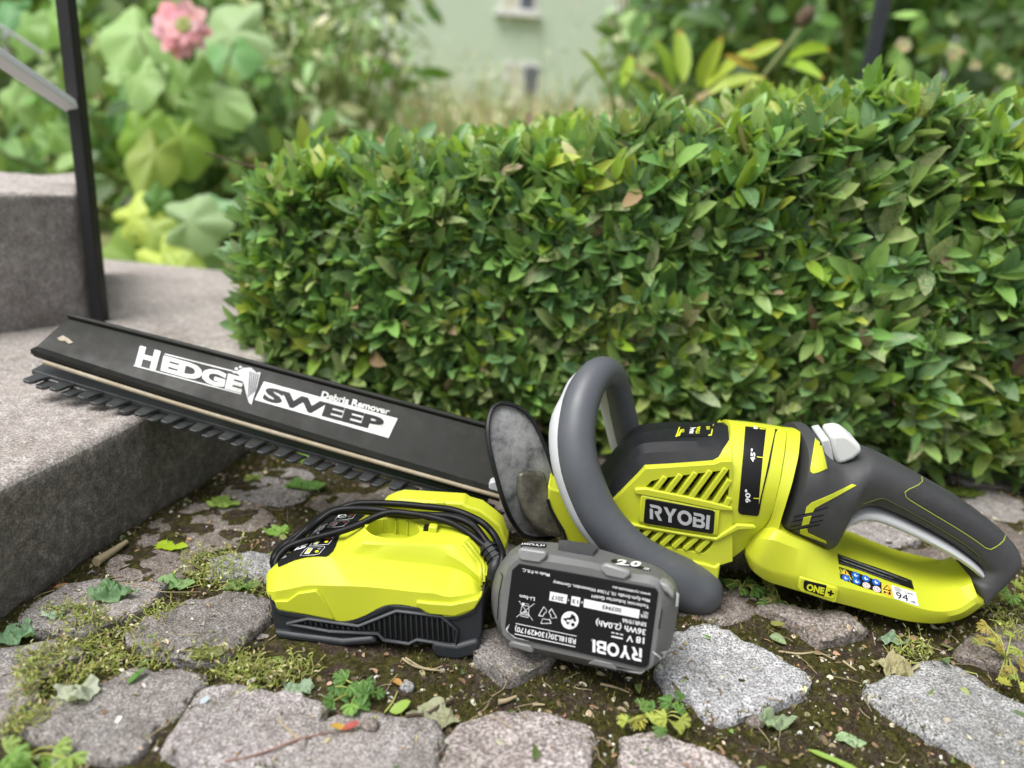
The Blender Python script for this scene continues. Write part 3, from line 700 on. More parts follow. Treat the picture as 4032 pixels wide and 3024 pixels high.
# ---- garden behind
def clump(name, label, cat, P0, size, N, L, asp, cols, down=.2, mat=None, group=None, jit=.2, stems=True, dmg=None, up=.3, kind=None):
    P0 = np.array(P0, float); t_ = thing(name, label, cat, (P0[0], P0[1], 0), group)
    u = RNG.normal(0, 1, (N, 3)); u = norm(u)*RNG.random((N, 1))**.45; pos = P0+u*np.array(size)
    pos = pos*1.0
    for i in range(N): pos[i] += .25*np.array(size)*noise.noise_vector(Vector(pos[i]*2.2/max(size)))
    d = norm(u*.8+RNG.normal(0, .6, (N, 3))-np.array([0, 0, down])); nn = norm(u+np.array([0, 0, up])+RNG.normal(0, .45, (N, 3))+np.array([0, -.4, 0]))
    ll = L*RNG.uniform(.6, 1.25, N); o = leaves_obj('foliage', mat or M_leafb, t_, leaves_geo(pos, d, nn, ll, ll*asp, pick(cols, N, jit), .15, .2, RNG.uniform(.2, .8, N)))
    tag(o, kind='stuff')
    if stems:
        segs = []
        for k in range(min(60, N//8+3)):
            i = RNG.integers(N); a = np.array([P0[0]+RNG.normal(0, size[0]*.15), P0[1]+RNG.normal(0, size[1]*.15), -.02]); mid = (a+pos[i])/2+RNG.normal(0, .02, 3); segs += [(a, mid), (mid, pos[i])]
        sticks('stems', segs, min(.012, .004+max(size)*.004), M_stem, t_, .7, 'stuff')
    return t_
def big_leaf_geo(c, tip, nrm, L, Wd, lobes=5, n=26, cup=.12, depth=.12):
    """rounded lobed leaf with its own veins folded in; returns verts, faces, attrs"""
    d = norm(np.array(tip, float)); s = norm(np.cross(nrm, d)); nn = np.cross(d, s); vs = [np.array(c)]; at = [(0, 0)]
    for ring in (.35, .7, 1.0):
        for k in range(n):
            a = 2*pi*k/n; rr = (1-depth+depth*cos(lobes*a))*(1-.55*max(0, cos(a-pi))**6)
            x = .5*L*rr*cos(a)*ring; y = .5*Wd*rr*sin(a)*ring; z = -cup*L*ring**2+.03*L*cos(lobes*a)*ring+RNG.normal(0, .006)*L
            vs.append(np.array(c)+d*x+s*y+nn*z); at.append((ring, abs(sin(lobes*a/2))))
    fs4 = []; fs3 = []
    for k in range(n):
        fs3.append((0, 1+k, 1+(k+1) % n))
        for q in (0, 1): fs4.append((1+q*n+k, 1+(q+1)*n+k, 1+(q+1)*n+(k+1) % n, 1+q*n+(k+1) % n))
    return np.array(vs), np.array(fs4), np.array(fs3), np.array(at)
def big_leaf(px, size, rot, col, dep, parent, asp=.9, lobes=5, depth=.07, tiltn=None):
    c = PD(V_(*px), dep); L = 1.12*size*1.8228*dep/FPX
    a = radians(rot); tip = CR*cos(a)+CU*sin(a)+fwd*RNG.normal(0, .3); nn = -fwd+CU*RNG.uniform(.0, .55)+CR*RNG.normal(0, .35)
    V, F4, F3, at = big_leaf_geo(c, tip, nn, L, L*asp, lobes, depth=depth)
    N = len(V); C4 = np.ones((N, 4)); C4[:, :3] = np.clip(np.array(col)*RNG.normal(1.22, .08), 0, .9); A = np.ones((N, 4)); A[:, 0] = at[:, 0]; A[:, 1] = at[:, 1]; A[:, 2] = RNG.uniform(.3, .75)
    return raw('leaf', V, [F4, F3], M_leafb, parent, True, {'col': C4, 'leaf': A})
def petiole(parent, px, dep, base): 
    a = PD(V_(*px), dep+.01); b_ = np.array(base); m_ = (a+b_)/2+np.array([0, 0, .05]); return tube('stem', [b_, m_, a], [.006, .004, .003], M_stem, parent, 6, 8)
PALE = (.27, .41, .15); PALEB = (.31, .43, .22); MIDG = (.18, .32, .08); OLIV = (.26, .34, .06); DKG = (.05, .13, .02); YG = (.50, .60, .12); ORG = (.50, .24, .06)
hq = PD(V_(390, 300), 1.7)
holly = thing('hollyhock', 'tall hollyhock with big lobed leaves and one pink flower left of the hedge', 'plant', (hq[0], hq[1], 0))
for px, sz, rt, col, dp, asp in [((300, 75), 190, 250, PALE, 1.75, .8), ((300, 170), 150, 240, PALE, 1.7, .8), ((505, 70), 190, 200, PALEB, 1.85, .9), ((500, 110), 130, 300, (.13, .3, .1), 1.8, .8), ((400, 190), 170, 270, MIDG, 1.65, .8), ((470, 215), 170, 330, PALE, 1.6, .5),
        ((300, 290), 150, 265, (.17, .3, .03), 1.6, .8), ((335, 330), 185, 262, (.22, .29, .05), 1.55, .55), ((395, 300), 160, 280, (.22, .34, .05), 1.62, .7), ((250, 230), 120, 280, (.10, .26, .05), 1.75, .6), ((465, 300), 110, 250, PALEB, 1.8, .8), ((250, 155), 60, 0, PALE, 1.5, 1.), ((440, 240), 140, 320, PALE, 1.6, .4)]:
    big_leaf(px, sz, rt, col, dp, holly, asp)
for px in ((300, 75), (505, 90), (335, 300), (400, 190)): petiole(holly, px, 1.72, (hq[0], hq[1]+.05, 0))
fl = thing('flower', None, None, (0, 0, 0)); fl.parent = holly; fl.location = (0, 0, 0)
def petals(pre, cpx, rpx, dep, parent, n, cols, cen, name='petal'):
    c = PD(V_(*cpx), dep); R_ = rpx*1.8228*dep/FPX; pos, dd, nn = [], [], []
    for k in range(n):
        a = 2*pi*k/n+RNG.normal(0, .12); q = CR*cos(a)+CU*sin(a); pos.append(c+q*R_*.16); dd.append(q-fwd*.25); nn.append(-fwd+RNG.normal(0, .1, 3))
    k = leaves_geo(np.array(pos), np.array(dd), np.array(nn), R_*RNG.uniform(.72, .95, n), R_*RNG.uniform(.5, .75, n), pick(cols, n, .06), .1, .25, np.zeros(n))
    return leaves_obj(name, M_petal, parent, k)
bpy.data.objects.remove(fl)
PINK = [(.86, .42, .52), (.90, .52, .60), (.82, .34, .45)]
petals(0, (392, 62), 68, 1.55, holly, 9, PINK, None, 'pink_flower'); petals(0, (392, 62), 58, 1.535, holly, 9, PINK, None, 'pink_flower'); petals(0, (394, 60), 42, 1.52, holly, 8, PINK, None, 'pink_flower')
petals(0, (396, 52), 20, 1.515, holly, 6, [(.4, .5, .15)], None, 'flower_centre')
lg = PD(V_(300, 560), 1.5)
lob = thing('yellow_green_plant', 'low yellow-green lobed leaves growing beside the black post', 'plant', (lg[0], lg[1], 0))
for px, sz, rt, col, asp in [((285, 470), 110, 20, YG, .7), ((330, 500), 120, 330, (.45, .58, .14), .6), ((300, 570), 130, 250, (.30, .45, .10), .8), ((350, 575), 130, 300, YG, .7), ((390, 600), 120, 280, (.48, .60, .15), .6), ((430, 560), 90, 320, PALE, .7), ((410, 480), 120, 0, PALEB, .7), ((450, 470), 90, 30, (.22, .40, .2), .7), ((250, 620), 90, 230, (.15, .28, .06), .8), ((455, 640), 80, 300, MIDG, .8), ((340, 440), 60, 90, (.10, .22, .05), .7)]:
    big_leaf(px, sz*1.35, rt, tuple(c_*.9 for c_ in col), 1.42+RNG.uniform(-.06, .08), lob, asp*1.1, 5, .11)
og = PD(V_(400, 380), 2.1)
org = thing('orange_leaved_shrub', 'shrub with autumn orange and brown leaves between hollyhock and hedge', 'shrub', (og[0], og[1], 0))
for px, sz, rt, col in [((400, 400), 130, 10, (.50, .28, .08)), ((450, 370), 120, 30, ORG), ((350, 400), 100, 200, (.38, .22, .06)), ((430, 330), 110, 60, (.42, .34, .10)), ((500, 360), 90, 0, (.55, .30, .12)), ((380, 440), 90, 270, (.25, .14, .05)), ((540, 330), 70, 0, (.5, .38, .14))]:
    big_leaf(px, sz, rt, col, 2.0+RNG.uniform(-.1, .1), org, .8, 3, .08)
fb = PD(V_(80, 300), 1.9)
lsh = thing('broad_leaved_shrub', 'broad-leaved green shrub at the far left behind the silver rail', 'shrub', (fb[0], fb[1], 0))
for px, sz, rt, col in [((50, 60), 130, 260, MIDG), ((20, 20), 110, 200, (.1, .25, .1)), ((110, 40), 130, 240, (.20, .36, .08)), ((30, 235), 120, 80, PALE), ((120, 280), 110, 300, MIDG), ((70, 300), 110, 250, (.16, .3, .08)), ((130, 200), 120, 250, (.12, .24, .04)), ((10, 330), 100, 270, (.2, .34, .12)), ((200, 330), 120, 270, (.05, .14, .01)), ((150, 360), 90, 270, (.1, .2, .04)), ((90, 170), 90, 200, (.22, .3, .12)), ((230, 100), 80, 270, (.3, .42, .14)), ((60, 370), 90, 250, (.14, .28, .1))]:
    big_leaf(px, sz, rt, col, 1.9+RNG.uniform(-.2, .2), lsh, .85, 5, .1)
PALES = [(.42, .55, .30), (.54, .58, .32), (.34, .50, .22), (.62, .62, .42), (.28, .44, .18)]
DARKS = [(.045, .11, .02), (.07, .16, .035), (.03, .08, .015), (.10, .2, .06)]
MIDS = [(.18, .34, .08), (.26, .42, .12), (.14, .28, .06), (.36, .48, .20)]
q = PD(V_(80, 240), 2.9); clump('leafy_shrub', 'deep green leafy shrub behind the far left railing', 'shrub', q, (.85, .5, 1.0), 1100, .10, .6, DARKS+MIDS)
q = PD(V_(560, 120), 3.4); clump('tall_shrub', 'tall mixed green shrub between the pink flower and the green house', 'shrub', q, (.55, .5, .8), 900, .11, .45, MIDS+DARKS+PALES[:2])
q = PD(V_(640, 190), 2.0); clump('pale_flowering_weed', 'pale green narrow-leaved plant above the left end of the hedge', 'plant', q, (.16, .12, .2), 170, .07, .28, PALES)
q = PD(V_(380, 560), 1.95); clump('ground_shrub', 'dark green low growth behind the yellow-green leaves', 'shrub', (q[0], q[1], .1), (.6, .25, .28), 700, .07, .6, MIDS+DARKS)
q = PD(V_(1900, 110), 2.4); clump('dark_shrub', 'dark glossy shrub behind the metal post on the right', 'shrub', q, (.85, .5, .62), 1700, .10, .48, DARKS+DARKS+MIDS[:2])
q = PD(V_(1560, 60), 2.9); clump('white_flowering_bush', 'green bush with white blossoms right of the house', 'shrub', q, (.38, .4, .6), 700, .11, .5, MIDS+DARKS)
q = PD(V_(2150, 60), 3.6); clump('evergreen_tree', 'dark evergreen mass at the far right edge', 'tree', q, (1.0, .8, 1.6), 1400, .16, .4, DARKS)
for k, (px, r_) in enumerate([((1515, 14), 26), ((1548, 40), 22), ((1600, 10), 24), ((1640, 30), 26), ((1680, 22), 20), ((1738, 78), 22), ((1720, 8), 18), ((1770, 14), 18), ((1578, 55), 15), ((1840, 20), 16)]):
    o = petals(0, px, r_, 2.35, bpy.data.objects['white_flowering_bush'], 6, [(.80, .82, .84)], None, 'white_blossom')
for px, r_ in [((1952, 98), 18), ((2062, 112), 22), ((2105, 140), 14), ((2170, 155), 18)]:
    o = petals(0, px, r_, 1.75, bpy.data.objects['dark_shrub'], 6, [(.50, .48, .26), (.55, .45, .3)], None, 'faded_blossom')
# peony behind the hedge
pq = PD(V_(1500, 230), 1.32)
pe = thing('peony', 'peony with red-tipped yellow-green leaves rising above the hedge top', 'plant', (pq[0], pq[1], 0))
for (a, b_, wpx, col) in [((1310, 190), (1262, 100), 26, (.28, .40, .04)), ((1340, 190), (1370, 105), 26, (.30, .44, .04)), ((1450, 190), (1420, 80), 34, (.30, .46, .05)), ((1475, 180), (1465, 60), 40, (.33, .46, .05)), ((1510, 190), (1560, 75), 40, (.36, .46, .04)), ((1520, 195), (1630, 100), 42, (.40, .50, .05)), ((1530, 205), (1660, 160), 36, (.42, .52, .08)), ((1610, 130), (1690, 85), 32, (.38, .48, .03)), ((1700, 130), (1800, 100), 34, (.34, .50, .03)), ((1690, 140), (1780, 160), 30, (.30, .46, .05)), ((1420, 240), (1340, 160), 26, (.26, .38, .05)), ((1560, 230), (1740, 235), 34, (.50, .28, .20)), ((1490, 225), (1580, 175), 26, (.50, .36, .2)), ((1480, 230), (1380, 130), 22, (.42, .30, .2)), ((1440, 240), (1400, 170), 22, (.3, .42, .06)), ((1640, 150), (1560, 120), 24, (.45, .3, .05))]:
    A_ = PD(V_(*a), 1.34+RNG.uniform(-.05, .05)); B_ = PD(V_(*b_), 1.30+RNG.uniform(-.06, .06)); L = np.linalg.norm(B_-A_)
    g = leaves_geo(np.array([A_]), np.array([B_-A_]), np.array([-fwd+CU*.5+RNG.normal(0, .2, 3)]), np.array([L]), np.array([wpx*1.8228*1.3/FPX]), np.array([col]), .2, .12, np.array([.6]))
    red = g[4][:, 0] > .9; g[3][red, :3] = (.45, .10, .03); leaves_obj('leaf', M_leafb, pe, g)
for a, b_ in [((1350, 330), (1490, 170)), ((1590, 240), (1735, 55)), ((1500, 300), (1500, 190)), ((1330, 260), (1318, 180))]:
    tube('stem', [PD(V_(*a), 1.35), PD(V_(*b_), 1.33)], [.005, .004], M_stem, pe, 6)
tube('dried_seed_head', [PD(V_(1725, 55), 1.33), PD(V_(1740, 35), 1.33), PD(V_(1752, 15), 1.33)], [.008, .016, .006], M_twig, pe, 8, 6)
# tall dry meadow in front of the house
N = 9000; xs = RNG.uniform(-2.8, 3.2, N); ys = RNG.uniform(3.6, 10.5, N); xs *= ys/5.2
hgt = RNG.uniform(.30, .58, N)*(.8+.055*ys); tall = (RNG.random(N) < .05) & (ys > 5.5); hgt[tall] *= RNG.uniform(1.2, 1.9, tall.sum()); tipd = np.stack([RNG.normal(0, .25, N), RNG.normal(0, .2, N), np.ones(N)], 1)
g = leaves_geo(np.stack([xs, ys, np.full(N, -.01)], 1), tipd, np.stack([RNG.normal(0, .5, N), -np.ones(N), RNG.normal(0, .2, N)], 1), hgt, RNG.uniform(.005, .013, N), pick([(.74, .68, .44), (.68, .66, .40), (.54, .62, .32), (.80, .75, .55), (.46, .56, .26)], N, .12), .1, .2, np.zeros(N))
mead = leaves_obj('meadow_grass', M_dry, None, g); tag(mead, 'tall dry straw-coloured grass between hedge and house', 'grass', kind='stuff')
q = PD(V_(770, 160), 3.2); clump('leafy_branch', 'green leafy branch in front of the meadow grass', 'plant', (q[0], q[1], q[2]), (.30, .15, .12), 60, .13, .3, [(.12, .26, .03), (.2, .34, .05)])
q = PD(V_(720, 110), 2.6); clump('seeding_grass', 'tall pale seed heads left of the house windows', 'grass', q, (.35, .3, .4), 500, .06, .3, PALES)
q = PD(V_(1010, 185), 3.6); clump('seeding_grass', 'pale feathery grass heads veiling the foot of the house wall', 'grass', q, (1.0, .4, .13), 300, .05, .2, [(.70, .68, .48), (.60, .64, .40), (.74, .70, .54), (.54, .62, .36)], stems=False)
q = PD(V_(1150, 90), 4.2); clump('seeding_grass', 'sparse tall flower stalks rising in front of the house windows', 'grass', q, (.9, .4, .32), 110, .045, .2, [(.70, .68, .50), (.62, .68, .46), (.70, .56, .48)], stems=False)
q = PD(V_(1380, 60), 5.0); clump('light_green_tree', 'light green sapling in front of the house wall', 'tree', q, (.35, .4, .9), 240, .12, .5, PALES)
q = PD(V_(230, 100), 5.5); clump('background_tree', 'broad green tree at the left end of the garden', 'tree', (q[0], q[1], 1.6), (2.2, 1.2, 1.9), 2200, .22, .5, MIDS+DARKS)
q = PD(V_(1800, 60), 7.0); clump('far_tree', 'green tree closing the garden behind the white blossoms', 'tree', (q[0]+.3, q[1], 1.7), (2.4, 1.2, 2.0), 2200, .25, .5, MIDS+DARKS)
# ================================================================== HEDGE TRIMMER
YW = radians(6); ta = np.array([cos(YW), -sin(YW), 0]); tn = np.array([-sin(YW), -cos(YW), 0])
FT = Frame(GP(V_(2050, 1345), .012), ta, tn)
trim = thing('hedge_trimmer', 'lime green and black cordless hedge trimmer lying with its blade on the concrete step', 'hedge trimmer', FT.W(FT.T(V_(1500, 1300), -.035)))
MW = -.036
# --- blade and debris sweep
ys_ = radians(6.0); FH = FT; p_ = FT.W(FT.T(c5(2170, 880), -.030))
FS = Frame(p_+np.array([-sin(ys_), -cos(ys_), 0])*.030, (cos(ys_), -sin(ys_), 0), (-sin(ys_), -cos(ys_), 0))
def srow(pts, w): return [FS.T(c5(*p), w) for p in pts]
topE = [(300, 105), (900, 258), (1500, 418), (2180, 600)]
topI = [(292, 117), (893, 270), (1493, 430), (2176, 613)]
botI = [(160, 236), (840, 452), (1500, 655), (2170, 855)]
lipO = [(132, 250), (830, 470), (1495, 678), (2170, 880)]
lipB = [(135, 268), (832, 490), (1497, 700), (2172, 902)]
lipU = [(150, 276), (842, 497), (1502, 706), (2176, 908)]
rows = [srow(topE, -.062), srow(topI, -.058), srow(botI, -.034), srow(lipO, -.026), srow(lipB, -.026), srow(lipU, -.031)]
back = [[(p[0]-.0004, p[1]-.0022, p[2]-.0022) for p in r] for r in reversed(rows)]
R_ = [resamp(r, 40) for r in rows+back]
vs = [FS.W(p) for r in R_ for p in r]; fs = grid_faces(len(R_), 40, True)+[[i*40 for i in range(len(R_))], [i*40+39 for i in reversed(range(len(R_)))]]
sweep = mk('debris_sweep', vs, fs, M_swp, trim, smooth=35)
o = tube('top_lip', [FS.W(FS.T(c5(a, b_-3), -.060)) for a, b_ in topE], .0022, M_swp, sweep, 8, 20)
ts = bvh(sweep)
tube('rail', [FS.W(FS.T(c5(a, b_), -.0245)) for a, b_ in [(190, 304), (840, 508), (1500, 700), (2180, 893)]], .0017, M_rail, trim, 8, 30, sm=True)
RL = resamp([FS.T(c5(a, b_), -.034) for a, b_ in [(150, 316), (840, 520), (1500, 712), (2200, 908)]], 200)
RLw = np.array([FS.W(p) for p in RL]); tot = np.sum(np.linalg.norm(np.diff(RLw, axis=0), axis=1))
barv = []
for p in RLw[::8]:
    for dn_, dz in ((-.014, -.001), (.004, -.003), (.004, -.0065), (-.014, -.0045)): barv.append(p+FS.n*dn_+np.array([0, 0, dz]))
nb = len(barv)//4; fs = [[i*4+k, i*4+(k+1) % 4, (i+1)*4+(k+1) % 4, (i+1)*4+k] for i in range(nb-1) for k in range(4)]+[[0, 1, 2, 3], [(nb-1)*4+k for k in (3, 2, 1, 0)]]
blade = mk('blade_bar', barv, fs, M_steel, trim, smooth=30, bevel=.0005)
tdir = norm(RLw[-1]-RLw[0])
def tooth(pos, L, lean, mat, name):
    f = norm(FS.n*1.0+np.array([0, 0, -.14])+tdir*lean); s = tdir; up = norm(np.cross(s, f)); 
    pts = [(-.0065, 0), (-.0045, .35), (-.0042, .85), (-.0025, 1.0), (.0025, 1.0), (.0042, .85), (.0045, .35), (.0065, 0)]
    a = [pos+s*x+f*y*L+up*.0013 for x, y in pts]; b_ = [pos+s*x+f*y*L-up*.0013 for x, y in pts]; n = len(a)
    fs = [list(range(n)), list(range(n, 2*n))[::-1]]+[[i, (i+1) % n, n+(i+1) % n, n+i] for i in range(n)]
    return mk(name, a+b_, fs, mat, blade, smooth=0, bevel=.0004, bseg=1)
nt_ = 17
for i in range(nt_):
    p = RLw[int(199*(i+.45)/nt_)]
    tooth(p+FS.n*.003+np.array([0, 0, -.005]), .0145, -.25, M_steel, 'tooth')
    tooth(p+tdir*.0075+FS.n*.003+np.array([0, 0, -.0085]), .012, -.30, M_steel, 'tooth')
# print on the sweep
def aff(bs, be, top):
    return lambda x, y: (bs[0]+(be[0]-bs[0])*x+(top[0]-bs[0])*y, bs[1]+(be[1]-bs[1])*x+(top[1]-bs[1])*y)
text('H', ts, c5, (590, 312), (680, 336), (610, 238), M_prworn, sweep, .0005, .05)
text('EDGE', ts, c5, (700, 338), (1052, 436), (713, 280), M_prworn, sweep, .0005, .055)
for a, b_ in (((718, 268), (1052, 352)), ((583, 318), (1050, 442))):
    decal('print_line', ts, [[c5(a[0], a[1]), c5(b_[0], b_[1]), c5(b_[0], b_[1]+5), c5(a[0], a[1]+5)]], M_prworn, sweep, .0004)
decal('print_box', ts, [[c5(1150, 390), c5(1732, 551), c5(1692, 636), c5(1110, 470)]], M_prworn, sweep, .0004)
text('SWEEP', ts, c5, (1142, 466), (1660, 606), (1160, 414), M_prk, sweep, .0007, .05)
text('Debris Remover', ts, c5, (1398, 458), (1694, 535), (1406, 432), M_prworn, sweep, .0005, .03)
decal('print_mark', ts, [[c5(*p) for p in [(1020, 352), (1060, 332), (1092, 330), (1118, 352), (1136, 350), (1122, 410), (1108, 452), (1096, 492), (1084, 482), (1072, 440), (1062, 400), (1040, 360)]]], M_prs, sweep, .0006)
for k in range(5): decal('print_mark', ts, [[c5(1088+k*9, 345+k*3), c5(1092+k*9, 346+k*3), c5(1084+k*7, 460-k*6), c5(1081+k*7, 458-k*6)]], M_prk, sweep, .0008)
for p, r_ in (((1030, 335), 8), ((1048, 328), 7), ((1020, 350), 6), ((1062, 334), 5)): decal('print_mark', ts, [[c5(p[0]+r_*cos(a)*1.0, p[1]+r_*sin(a)*.8) for a in np.linspace(0, 2*pi, 9)[:-1]]], M_prs, sweep, .0005)
decal('scratch', ts, [[c5(*p) for p in [(250, 202), (275, 190), (300, 204), (320, 222), (300, 226), (285, 214), (262, 214)]]], M_rail, sweep, .0005)
# metal carrier by the guard
plate('blade_carrier', FT, [c3(*p) for p in [(112, 832), (175, 815), (240, 840), (260, 920), (180, 905), (112, 870)]], -.030, -.044, M_lgr, trim, bevel=.001)
# --- hand guard: curved smoked plate across the blade
gn = norm(ta*.62+tn*.72+np.array([0, 0, .28])); FG = Frame(FT.W(FT.T(c3(300, 800), -.02)), norm(ta*.7-tn*.6), gn)
go = [(215, 362), (262, 364), (310, 380), (352, 412), (385, 462), (410, 530), (440, 620), (470, 720), (520, 860), (560, 980), (600, 1100), (560, 1180), (480, 1185), (420, 1178), (355, 1155), (290, 1095), (225, 1005), (170, 880), (130, 740), (110, 620), (112, 520), (135, 440), (170, 385)]
OL = np.array(chaikin([np.array(FG.T(c3(*p), 0)[:2]) for p in go], 2)); cc = OL.mean(0); n = len(OL); vs = []; R2 = np.abs(OL-cc).max()
for side_ in (0, 1):
    for f in (1.0, .97, .93, .8, .6, .35, .1):
        for q in OL:
            p = cc+(q-cc)*f; bow = -.55*((p[1]-cc[1])**2)/R2*.5; lip = .0022 if f > .95 else 0
            vs.append(FG.W((p[0], p[1], bow+lip-side_*.0025)))
fs = []
for sidx in (0, 1):
    b0 = sidx*7*n
    for k in range(6):
        for i in range(n): fs.append((b0+k*n+i, b0+k*n+(i+1) % n, b0+(k+1)*n+(i+1) % n, b0+(k+1)*n+i))
    fs.append([b0+6*n+i for i in range(n)])
for i in range(n): fs.append((i, (i+1) % n, 7*n+(i+1) % n, 7*n+i))
guard = mk('hand_guard', vs, fs, M_guard, trim, smooth=50)
rim = tube('guard_rim', [np.array(vs[i])+gn*.0005 for i in list(range(0, n, 2))+[0]], .0017, M_blk, guard, 6, 120)
tg = bvh(guard)
FGB = Frame(FT.W(FT.T(c3(380, 960), -.016)), norm(ta*.85-tn*.4), norm(ta*.35+tn*.85+np.array([0, 0, .3])))
plate('guard_box', FGB, [c3(*p) for p in [(285, 775), (330, 762), (450, 768), (470, 850), (520, 1000), (548, 1100), (560, 1165), (480, 1150), (400, 1110), (330, 1020), (285, 900)]], .002, -.018, M_smoke, trim, bevel=.003, bseg=3)
# --- motor housing
yl = M_yel
def fr(conv, row): return [FT.T(conv(a, b_), w_) for a, b_, w_ in row]
plate('nose', FT, [c3(*p) for p in [(463, 850), (485, 866), (620, 900), (760, 900), (860, 1000), (1010, 1220), (900, 1260), (690, 1230), (575, 1190), (548, 1120), (480, 985), (463, 935)]], -.014, -.058, yl, trim, bevel=.003)
tube('nose_seal', [FT.W(FT.T(c3(a, b_), -.013)) for a, b_ in [(462, 930), (480, 985), (520, 1060), (556, 1120), (575, 1190)]], .0012, M_blk, trim, 6, 20)
cov = loft('top_cover', FT, [
    fr(c3, [(775, 790, MW), (835, 712, MW), (890, 640, MW), (945, 576, MW), (1012, 538, MW), (1110, 519, MW), (1240, 507, MW), (1400, 499, MW), (1556, 492, MW)]),
    fr(c3, [(772, 826, -.027), (835, 752, -.027), (892, 682, -.027), (950, 620, -.027), (1016, 580, -.027), (1115, 560, -.027), (1240, 548, -.027), (1400, 540, -.027), (1556, 533, -.027)]),
    fr(c3, [(770, 860, -.018), (840, 775, -.018), (905, 700, -.018), (960, 640, -.018), (1022, 600, -.018), (1120, 588, -.018), (1240, 583, -.018), (1400, 584, -.018), (1556, 586, -.018)]),
    fr(c3, [(785, 905, -.010), (850, 820, -.010), (912, 752, -.010), (968, 695, -.010), (1028, 660, -.010), (1122, 648, -.010), (1240, 645, -.010), (1400, 645, -.010), (1556, 646, -.010)]),
    fr(c3, [(838, 990, -.003), (880, 960, -.003), (930, 910, -.003), (990, 860, -.003), (1050, 800, -.003), (1130, 790, -.003), (1240, 770, -.003), (1400, 760, -.003), (1556, 755, -.003)]),
    ], 44, M_blk, trim, mirror=MW, smooth=18)
hbox = [d4(*p) for p in [(-225, 866), (0, 640), (90, 545), (690, 505), (745, 482), (850, 478), (850, 1350), (740, 1385), (640, 1375), (430, 1330), (200, 1290), (0, 1180), (-100, 1090), (-180, 960)]]
up_v = [d4(*p) for p in [(95, 702), (150, 650), (225, 630), (500, 592), (823, 553), (818, 700), (808, 858), (440, 788), (160, 722)]]
lo_v = [d4(*p) for p in [(-90, 1052), (60, 1074), (400, 1125), (690, 1178), (655, 1235), (600, 1282), (420, 1252), (200, 1212), (0, 1172), (-90, 1110)]]
shell = plate('housing_shell', FT, hbox, .0, -.008, yl, trim, holes=[up_v, lo_v], bevel=.0012, smooth=30)
plate('vent_dark_backing', FT, [d4(*p) for p in [(60, 640), (300, 580), (822, 530), (840, 900), (800, 1270), (600, 1300), (300, 1250), (-120, 1150), (-120, 1040)]], -.0082, -.010, M_prk, trim)  # black plate puts the shade inside the vents into colour
plate('housing_core', FT, [d4(p[0], p[1]) for p in [(-205, 880), (10, 660), (100, 570), (690, 525), (840, 320), (840, 1335), (740, 1370), (640, 1362), (430, 1318), (200, 1278), (10, 1168), (-90, 1080)]], -.0102, -.064, yl, trim, bevel=.004)
def bar(a, b_, wd, conv, w0, w1, mat, name, parent=trim, bev=.0006):
    a, b_ = np.array(FT.T(conv(*a), w0)[:2]), np.array(FT.T(conv(*b_), w0)[:2]); d = (b_-a)/np.linalg.norm(b_-a); q = np.array([-d[1], d[0]])*wd/2
    return plate(name, FT, [a-q, a+q, b_+q, b_-q], w0, w1, mat, parent, bevel=bev, local=True)
for a, b_ in [((165, 748), (265, 618)), ((265, 775), (400, 600)), ((370, 796), (530, 582)), ((475, 818), (660, 566)), ((580, 842), (795, 546)), ((685, 862), (826, 645)), ((785, 880), (826, 800))]:
    bar(a, b_, .0036, d4, .0012, -.0065, yl, 'vent_slat')
for a, b_ in [((-60, 1155), (40, 1050)), ((30, 1182), (135, 1074)), ((130, 1200), (238, 1094)), ((230, 1216), (338, 1112)), ((333, 1234), (442, 1130)), ((430, 1252), (545, 1148)), ((540, 1272), (645, 1166))]:
    bar(a, b_, .0034, d4, .0010, -.0065, yl, 'vent_slat')
# inside of the motor seen through the slats
ring_c = d4(720, 640)
for rr, wd_ in ((.026, .0022), (.020, .0016)):
    pts = [FT.T(ring_c, -.0085)]; c_ = pts[0]; tube('motor_ring', [FT.W((c_[0]+rr*cos(a), c_[1]+rr*sin(a), -.0075)) for a in np.linspace(3.5, 5.2, 20)], wd_*.6, M_prg, trim, 6)
# frame and badge
plate('badge_frame', FT, [d4(*p) for p in [(52, 772), (728, 905), (712, 1128), (28, 1010)]], .0020, -.001, yl, trim, bevel=.0010)
for P in ([(0, 722), (90, 716), (440, 786), (640, 830), (850, 885), (860, 915), (720, 905), (400, 838), (60, 775), (0, 765)], [(-160, 985), (0, 1030), (350, 1092), (704, 1148), (890, 1032), (1040, 1040), (1062, 1062), (1040, 1072), (905, 1078), (710, 1176), (350, 1115), (0, 1055), (-160, 1010)], [(720, 905), (740, 908), (722, 1135), (704, 1132)]):
    plate('rib', FT, [d4(*p) for p in P], .0022, -.001, yl, trim, bevel=.0008)
badge = plate('badge', FT, [d4(*p) for p in [(110, 806), (680, 909), (697, 925), (686, 1100), (670, 1114), (90, 1022), (75, 1005), (92, 815)]], .0026, .0010, M_prk, trim, bevel=.0004)
tb = bvh(badge)
def logo_q(tree, conv, q, mat, parent, off=.0002, step=10):
    """logo spread over four corners: bottom-left, bottom-right, top-right, top-left"""
    q = [np.array(conv(*p)) for p in q]; W = sum(LOGO[c][0] for c in 'RYOBI')+.07*4; x = 0
    f = lambda a, b_: tuple((q[0]*(1-a)+q[1]*a)*(1-b_)+(q[3]*(1-a)+q[2]*a)*b_)
    for c in 'RYOBI':
        for comp in LOGO[c][1]: decal('lettering', tree, [[f((x+a)/W, b_) for a, b_ in L] for L in comp], mat, parent, off, step, smooth=0)
        x += LOGO[c][0]+.07
logo_q(tb, d4, [(130, 978), (645, 1072), (655, 950), (128, 850)], M_prs, badge)
